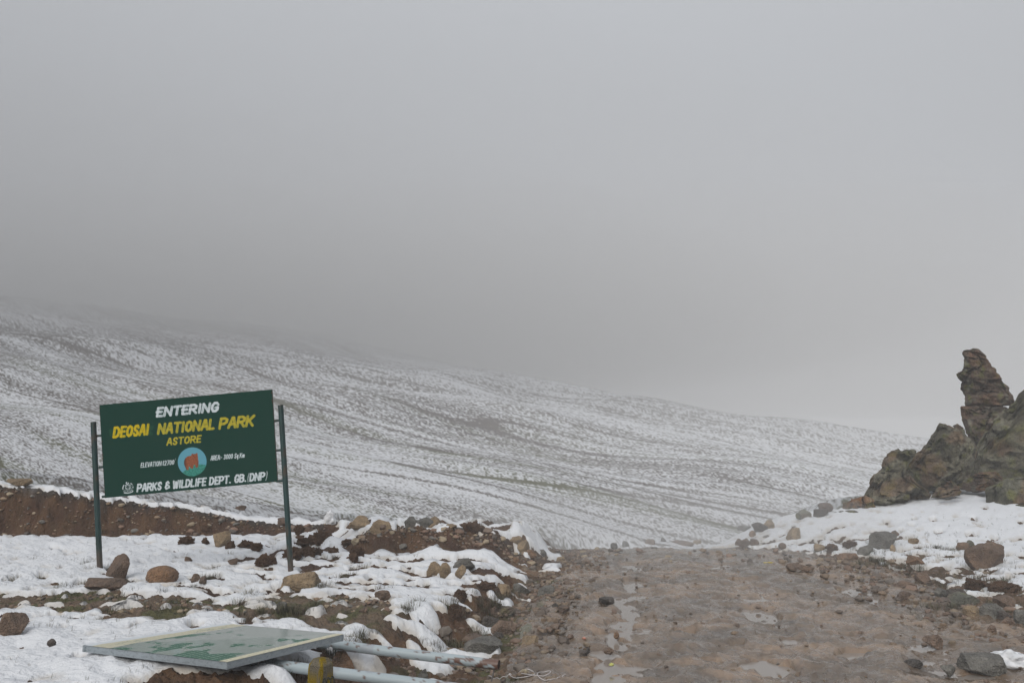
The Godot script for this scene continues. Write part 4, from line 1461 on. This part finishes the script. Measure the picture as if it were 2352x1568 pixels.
func pipe(a: Vector3, b: Vector3, r: float, o: Vector3, root: Node3D):
	var l := (b - a).length()
	var t := (b - a) / l
	var paint := func(p: Vector3) -> Color:
		var s: float = (p + o - a).dot(t)
		var k := ridge.get_noise_3d(p.x * 9.0, p.y * 14.0, p.z * 14.0)
		var rust := smoothstep(0.18, 0.3, k + 0.42 * smoothstep(l - 0.62, l - 0.03, s) - 0.14 + 0.5 * smoothstep(l - 0.09, l - 0.02, s))
		var scuff := smoothstep(0.25, 0.35, nz.get_noise_3d(p.x * 4.0 + 9.0, p.y * 6.0, p.z * 6.0) - 0.15)
		return Color(0.30, 0.35, 0.375).lerp(Color(0.24, 0.255, 0.285), scuff * 0.7).lerp(Color(0.10, 0.05, 0.033), rust)
	var whole := obj("pipe", tube(line(a - o, b - o, 130), r, paint, 22, false), M.pipe_paint, root)
	# the bore, seen at the open end
	var st := tube(line(b - o, a - o, 2), r * 0.86, func(_p): return Color(0.06, 0.035, 0.025), 22, false)
	var v: PackedVector3Array = st.surface_get_arrays(0)[Mesh.ARRAY_VERTEX]
	var idx: PackedInt32Array = st.surface_get_arrays(0)[Mesh.ARRAY_INDEX]
	idx.reverse()
	var c := PackedColorArray()
	c.resize(v.size())
	c.fill(Color(0.06, 0.035, 0.025))
	var inner := obj("pipe_bore", indexed(v, idx, c), M.pipe_paint, whole)
	inner.set_meta("label", "dark rusty bore of the pipe")
	var ring := PackedVector3Array()
	var ri := PackedInt32Array()
	var side := t.cross(Vector3.UP).normalized()
	var up := side.cross(t)
	for i in 23:
		var w := TAU * i / 22.0
		var e := side * cos(w) + up * sin(w)
		ring.append(b - o + e * r)
		ring.append(b - o + e * r * 0.86)
	for i in 22:
		ri.append_array([i * 2, i * 2 + 1, i * 2 + 2, i * 2 + 2, i * 2 + 1, i * 2 + 3])
	var rc := PackedColorArray()
	rc.resize(ring.size())
	rc.fill(Color(0.12, 0.06, 0.035))
	obj("pipe_rim", indexed(ring, ri, rc), M.pipe_paint, whole)


func fallen_sign():
	var P := func(u: float, v: float, y: float) -> Vector3:
		var r := ray(u, v)
		return Vector3(0, EYE, 0) + r * ((y - EYE) / r.y)
	var a: Vector3 = P.call(189, 1481, 0.29)
	var b: Vector3 = P.call(521, 1520, 0.30)
	var c: Vector3 = P.call(789, 1456, 0.32)
	var d: Vector3 = P.call(514, 1431, 0.29)
	var root := thing("fallen_sign", "fallen information board lying face up on snow with two pale blue pipe posts", "sign", Vector3(-2.0, 0.2, -6.1))
	var o := root.position
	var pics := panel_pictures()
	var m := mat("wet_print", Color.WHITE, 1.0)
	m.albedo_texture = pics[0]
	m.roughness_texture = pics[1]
	m.texture_repeat = false
	var n := (d - a).cross(b - a).normalized()
	if n.y < 0:
		n = -n
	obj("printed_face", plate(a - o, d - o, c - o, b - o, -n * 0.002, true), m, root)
	mat("zinc", lin(0.25, 0.285, 0.31), 0.5, 3.0, M.soil.albedo_texture)
	obj("tray", plate(a - o - n * 0.003, d - o - n * 0.003, c - o - n * 0.003, b - o - n * 0.003, -n * 0.006), M.zinc, root)
	# edge bars of the tray
	var corners := [a, b, c, d]
	for i in 4:
		var p: Vector3 = corners[i]
		var q: Vector3 = corners[(i + 1) % 4]
		var inward := n.cross(q - p).normalized()
		if inward.dot((a + c) / 2.0 - p) < 0:
			inward = -inward
		var drop := n * 0.0095
		var quad := [p - o - drop, q - o - drop, q + inward * 0.03 - o - drop, p + inward * 0.03 - o - drop]
		if i < 2:
			obj("edge_bar", plate(quad[0], quad[3], quad[2], quad[1], -n * 0.036), M.zinc, root)
		else:
			obj("edge_bar", plate(quad[0], quad[3], quad[2], quad[1], -n * 0.03), M.zinc, root)
	mat("pipe_paint", Color.WHITE, 0.42, 0.0, null, null, 1.0, true)
	# far pipe and near pipe
	var f1: Vector3 = P.call(1146, 1527, 0.125)
	var f0: Vector3 = P.call(748, 1478, 0.185)
	pipe(f0 + (f0 - f1).normalized() * 0.7, f1, 0.036, o, root)
	var g1: Vector3 = P.call(1130, 1592, 0.12)
	var g0: Vector3 = P.call(575, 1519, 0.19)
	pipe(g0 + (g0 - g1).normalized() * 0.6, g1, 0.037, o, root)
	var steel := func(_p): return Color(0.10, 0.09, 0.085)
	# clamps round the pipes and the bolt under the far pipe's end
	for e in [[g0, g1, 0.06], [f0, f1, 0.03]]:
		var t: Vector3 = (e[1] - e[0]).normalized()
		var mid: Vector3 = e[0] + t * e[2]
		obj("clamp", tube(PackedVector3Array([mid - t * 0.018 - o, mid + t * 0.018 - o]), 0.041, func(_p): return Color(0.30, 0.35, 0.39), 20), M.pipe_paint, root)
	var tip: Vector3 = f1 - (f1 - f0).normalized() * 0.035
	obj("bolt", tube(PackedVector3Array([tip + Vector3(0.0, -0.03, 0) - o, tip + Vector3(-0.02, -0.115, 0.0) - o]), 0.006, steel, 8), M.pipe_paint, root)
	# a white cord hangs over the near pipe
	var cord := PackedVector3Array()
	var s: Vector3 = g0.lerp(g1, 0.045)
	for q in [[0.03, 0.037, -0.01], [0.015, 0.04, 0.012], [0.0, 0.026, 0.032], [-0.006, -0.01, 0.042], [0.002, -0.06, 0.044], [0.004, -0.11, 0.042], [-0.004, -0.17, 0.045]]:
		cord.append(s + Vector3(q[0], q[1], q[2]))
	var string_ := obj("cord", tube(cord, 0.0045, func(_p): return Color(0.55, 0.55, 0.57), 6), M.pipe_paint)
	tag(string_, "white cord hanging over the near blue pipe beside the fallen board", "cord")


func marker_post():
	var top := at(737, 1510, 5.25)
	var root := thing("marker_post", "short yellow washed concrete marker post lettered SCO in front of the pipes", "marker post", Vector3(top.x, top.y - 0.5, top.z))
	var m := mat("concrete", Color.WHITE, 0.9, 5.0, null, noise_tex(0.04, 31, false, 5), 2.0, true)
	m.metallic_specular = 0.2
	var st := SurfaceTool.new()
	st.begin(Mesh.PRIMITIVE_TRIANGLES)
	st.set_smooth_group(-1)
	# rings from the ground up: half width and height; the head is chamfered
	var rings := [[0.062, -0.05], [0.06, 0.1], [0.058, 0.2], [0.057, 0.3], [0.056, 0.38], [0.055, 0.44], [0.053, 0.465], [0.034, 0.497], [0.0, 0.5]]
	var turn := deg_to_rad(-34)
	var per := 10
	var pt := func(k: int, i: int) -> Vector3:
		var s := float(i % (4 * per)) / per
		var side := int(s)
		var f := s - side
		var p := Vector2(-1, 1).lerp(Vector2(1, 1), f) if side == 0 else Vector2(1, 1).lerp(Vector2(1, -1), f) if side == 1 else Vector2(1, -1).lerp(Vector2(-1, -1), f) if side == 2 else Vector2(-1, -1).lerp(Vector2(-1, 1), f)
		var l := p.length()
		p = p / maxf(1.0, l / 1.27)
		p = p * rings[k][0]
		var q := Vector3(p.x, rings[k][1], p.y).rotated(Vector3.UP, turn)
		var n := 0.0022 * nz.get_noise_3d(q.x * 60.0, q.y * 40.0, q.z * 60.0)
		return q * Vector3(1.0 + n * 10.0, 1.0, 1.0 + n * 10.0)
	for k in rings.size() - 1:
		for i in 4 * per:
			var quad := [pt.call(k, i), pt.call(k, i + 1), pt.call(k + 1, i + 1), pt.call(k + 1, i)]
			for j in [0, 2, 1, 0, 3, 2]:
				var q: Vector3 = quad[j]
				var yellow := ridge.get_noise_3d(q.x * 14.0, q.y * 9.0, q.z * 14.0) + (0.18 if i % per < 2 or i % per > 7 else -0.1)
				var face := 0.16 if i < 2 * per and i >= per else 0.0
				st.set_color(Color(0.19, 0.165, 0.125).lerp(Color(0.30, 0.21, 0.015), smoothstep(0.0, 0.25, yellow + face)))
				st.add_vertex(q)
	st.generate_normals()
	var shaft := st.commit()
	obj("shaft", shaft, m, root)
	# painted letters on the face towards the road
	mat("dark_paint", lin(0.035, 0.04, 0.03), 0.8)
	var face := Basis(Vector3.UP, turn + PI / 2.0)
	var x0 := -0.042
	for ch in "SCO":
		var lt := thing_letter(ch, 0.027, 0.062, 0.0042)
		var l := obj("letter", lt, M.dark_paint, root)
		l.transform = Transform3D(face, face * Vector3(x0, 0.335, 0.0578))
		x0 += 0.031


func thing_letter(ch: String, w: float, h: float, r: float) -> ArrayMesh:
	var st := SurfaceTool.new()
	st.begin(Mesh.PRIMITIVE_TRIANGLES)
	for l in GLYPH[ch]:
		for i in range(1, l.size()):
			var a := Vector2(l[i - 1][0] * w, l[i - 1][1] * h)
			var b := Vector2(l[i][0] * w, l[i][1] * h)
			var t := (b - a).normalized()
			var s := Vector2(-t.y, t.x) * r
			a -= t * r * 0.6
			b += t * r * 0.6
			for q in [a + s, b + s, b - s, a + s, b - s, a - s]:
				st.set_normal(Vector3(0, 0, 1))
				st.add_vertex(Vector3(q.x, q.y, 0.0007 * i))
	return st.commit()


func litter():
	var m := mat("plastic", Color.WHITE, 0.35, 0.0, null, null, 1.0, true)
	# a crumpled yellow wrapper far up the road
	for w in [[1752, 1778, 1289, 1294, Color(0.55, 0.42, 0.05), "crumpled yellow wrapper lying far up the muddy road"], [1338, 1346, 1466, 1469, Color(0.55, 0.14, 0.06), "tiny orange scrap of wrapper on the mud left of the channel"], [50, 66, 1446, 1453, Color(0.42, 0.16, 0.12), "torn reddish wrapper in the snow by the left edge rock"], [1398, 1412, 1524, 1530, Color(0.5, 0.5, 0.08), "yellow green scrap in the water channel"]]:
		var g := ground_at((w[0] + w[1]) / 2.0, w[3])
		var half := Vector3((w[1] - w[0]) / 2.0 / F * -g.z, 0.012, 0.03)
		var b := ball(2)
		var v := PackedVector3Array()
		var c := PackedColorArray()
		for d in b[0]:
			var k := 0.75 + 0.5 * nz.get_noise_3d(d.x * 3.0 + w[0], d.y * 3.0, d.z * 3.0)
			v.append(d * half * k)
			c.append(w[4].lerp(Color(0.5, 0.5, 0.48), smoothstep(0.2, 0.5, nz.get_noise_3d(d.x * 2.0, d.y * 2.0 + w[1], d.z * 2.0))))
		var o := obj("wrapper", indexed(v, b[1], c), m)
		o.position = Vector3(g.x, top_h(g.x, -g.z) + 0.014, g.z)
		tag(o, w[5], "litter")
	# a tangle of pale string at the bottom edge
	var pts := PackedVector3Array()
	for i in 170:
		var t := i / 169.0
		var u := lerpf(1120, 1300, t) + 26.0 * sin(t * 31.0) * smoothstep(0.25, 0.45, t) * smoothstep(0.9, 0.7, t)
		var v2 := 1556.0 + 6.0 * sin(t * 9.0) + 8.0 * cos(t * 31.0) * smoothstep(0.25, 0.45, t) * smoothstep(0.9, 0.7, t) + 3.0 * sin(t * 17.0)
		var g := ground_at(u, v2)
		pts.append(g + Vector3(0, 0.012 + 0.012 * absf(sin(t * 40.0)), 0))
	var s := obj("string", tube(pts, 0.0032, func(_p): return Color(0.45, 0.42, 0.42), 5), m)
	tag(s, "pale tangled string lying on the mud below the pipe end", "string")


func things():
	var pm := mat("pebble", Color.WHITE, 0.65, 0.0, null, null, 1.0, true)
	pm.metallic_specular = 0.5
	park_sign()
	fallen_sign()
	marker_post()
	rocks()
	litter()
	gravel()
	grass()
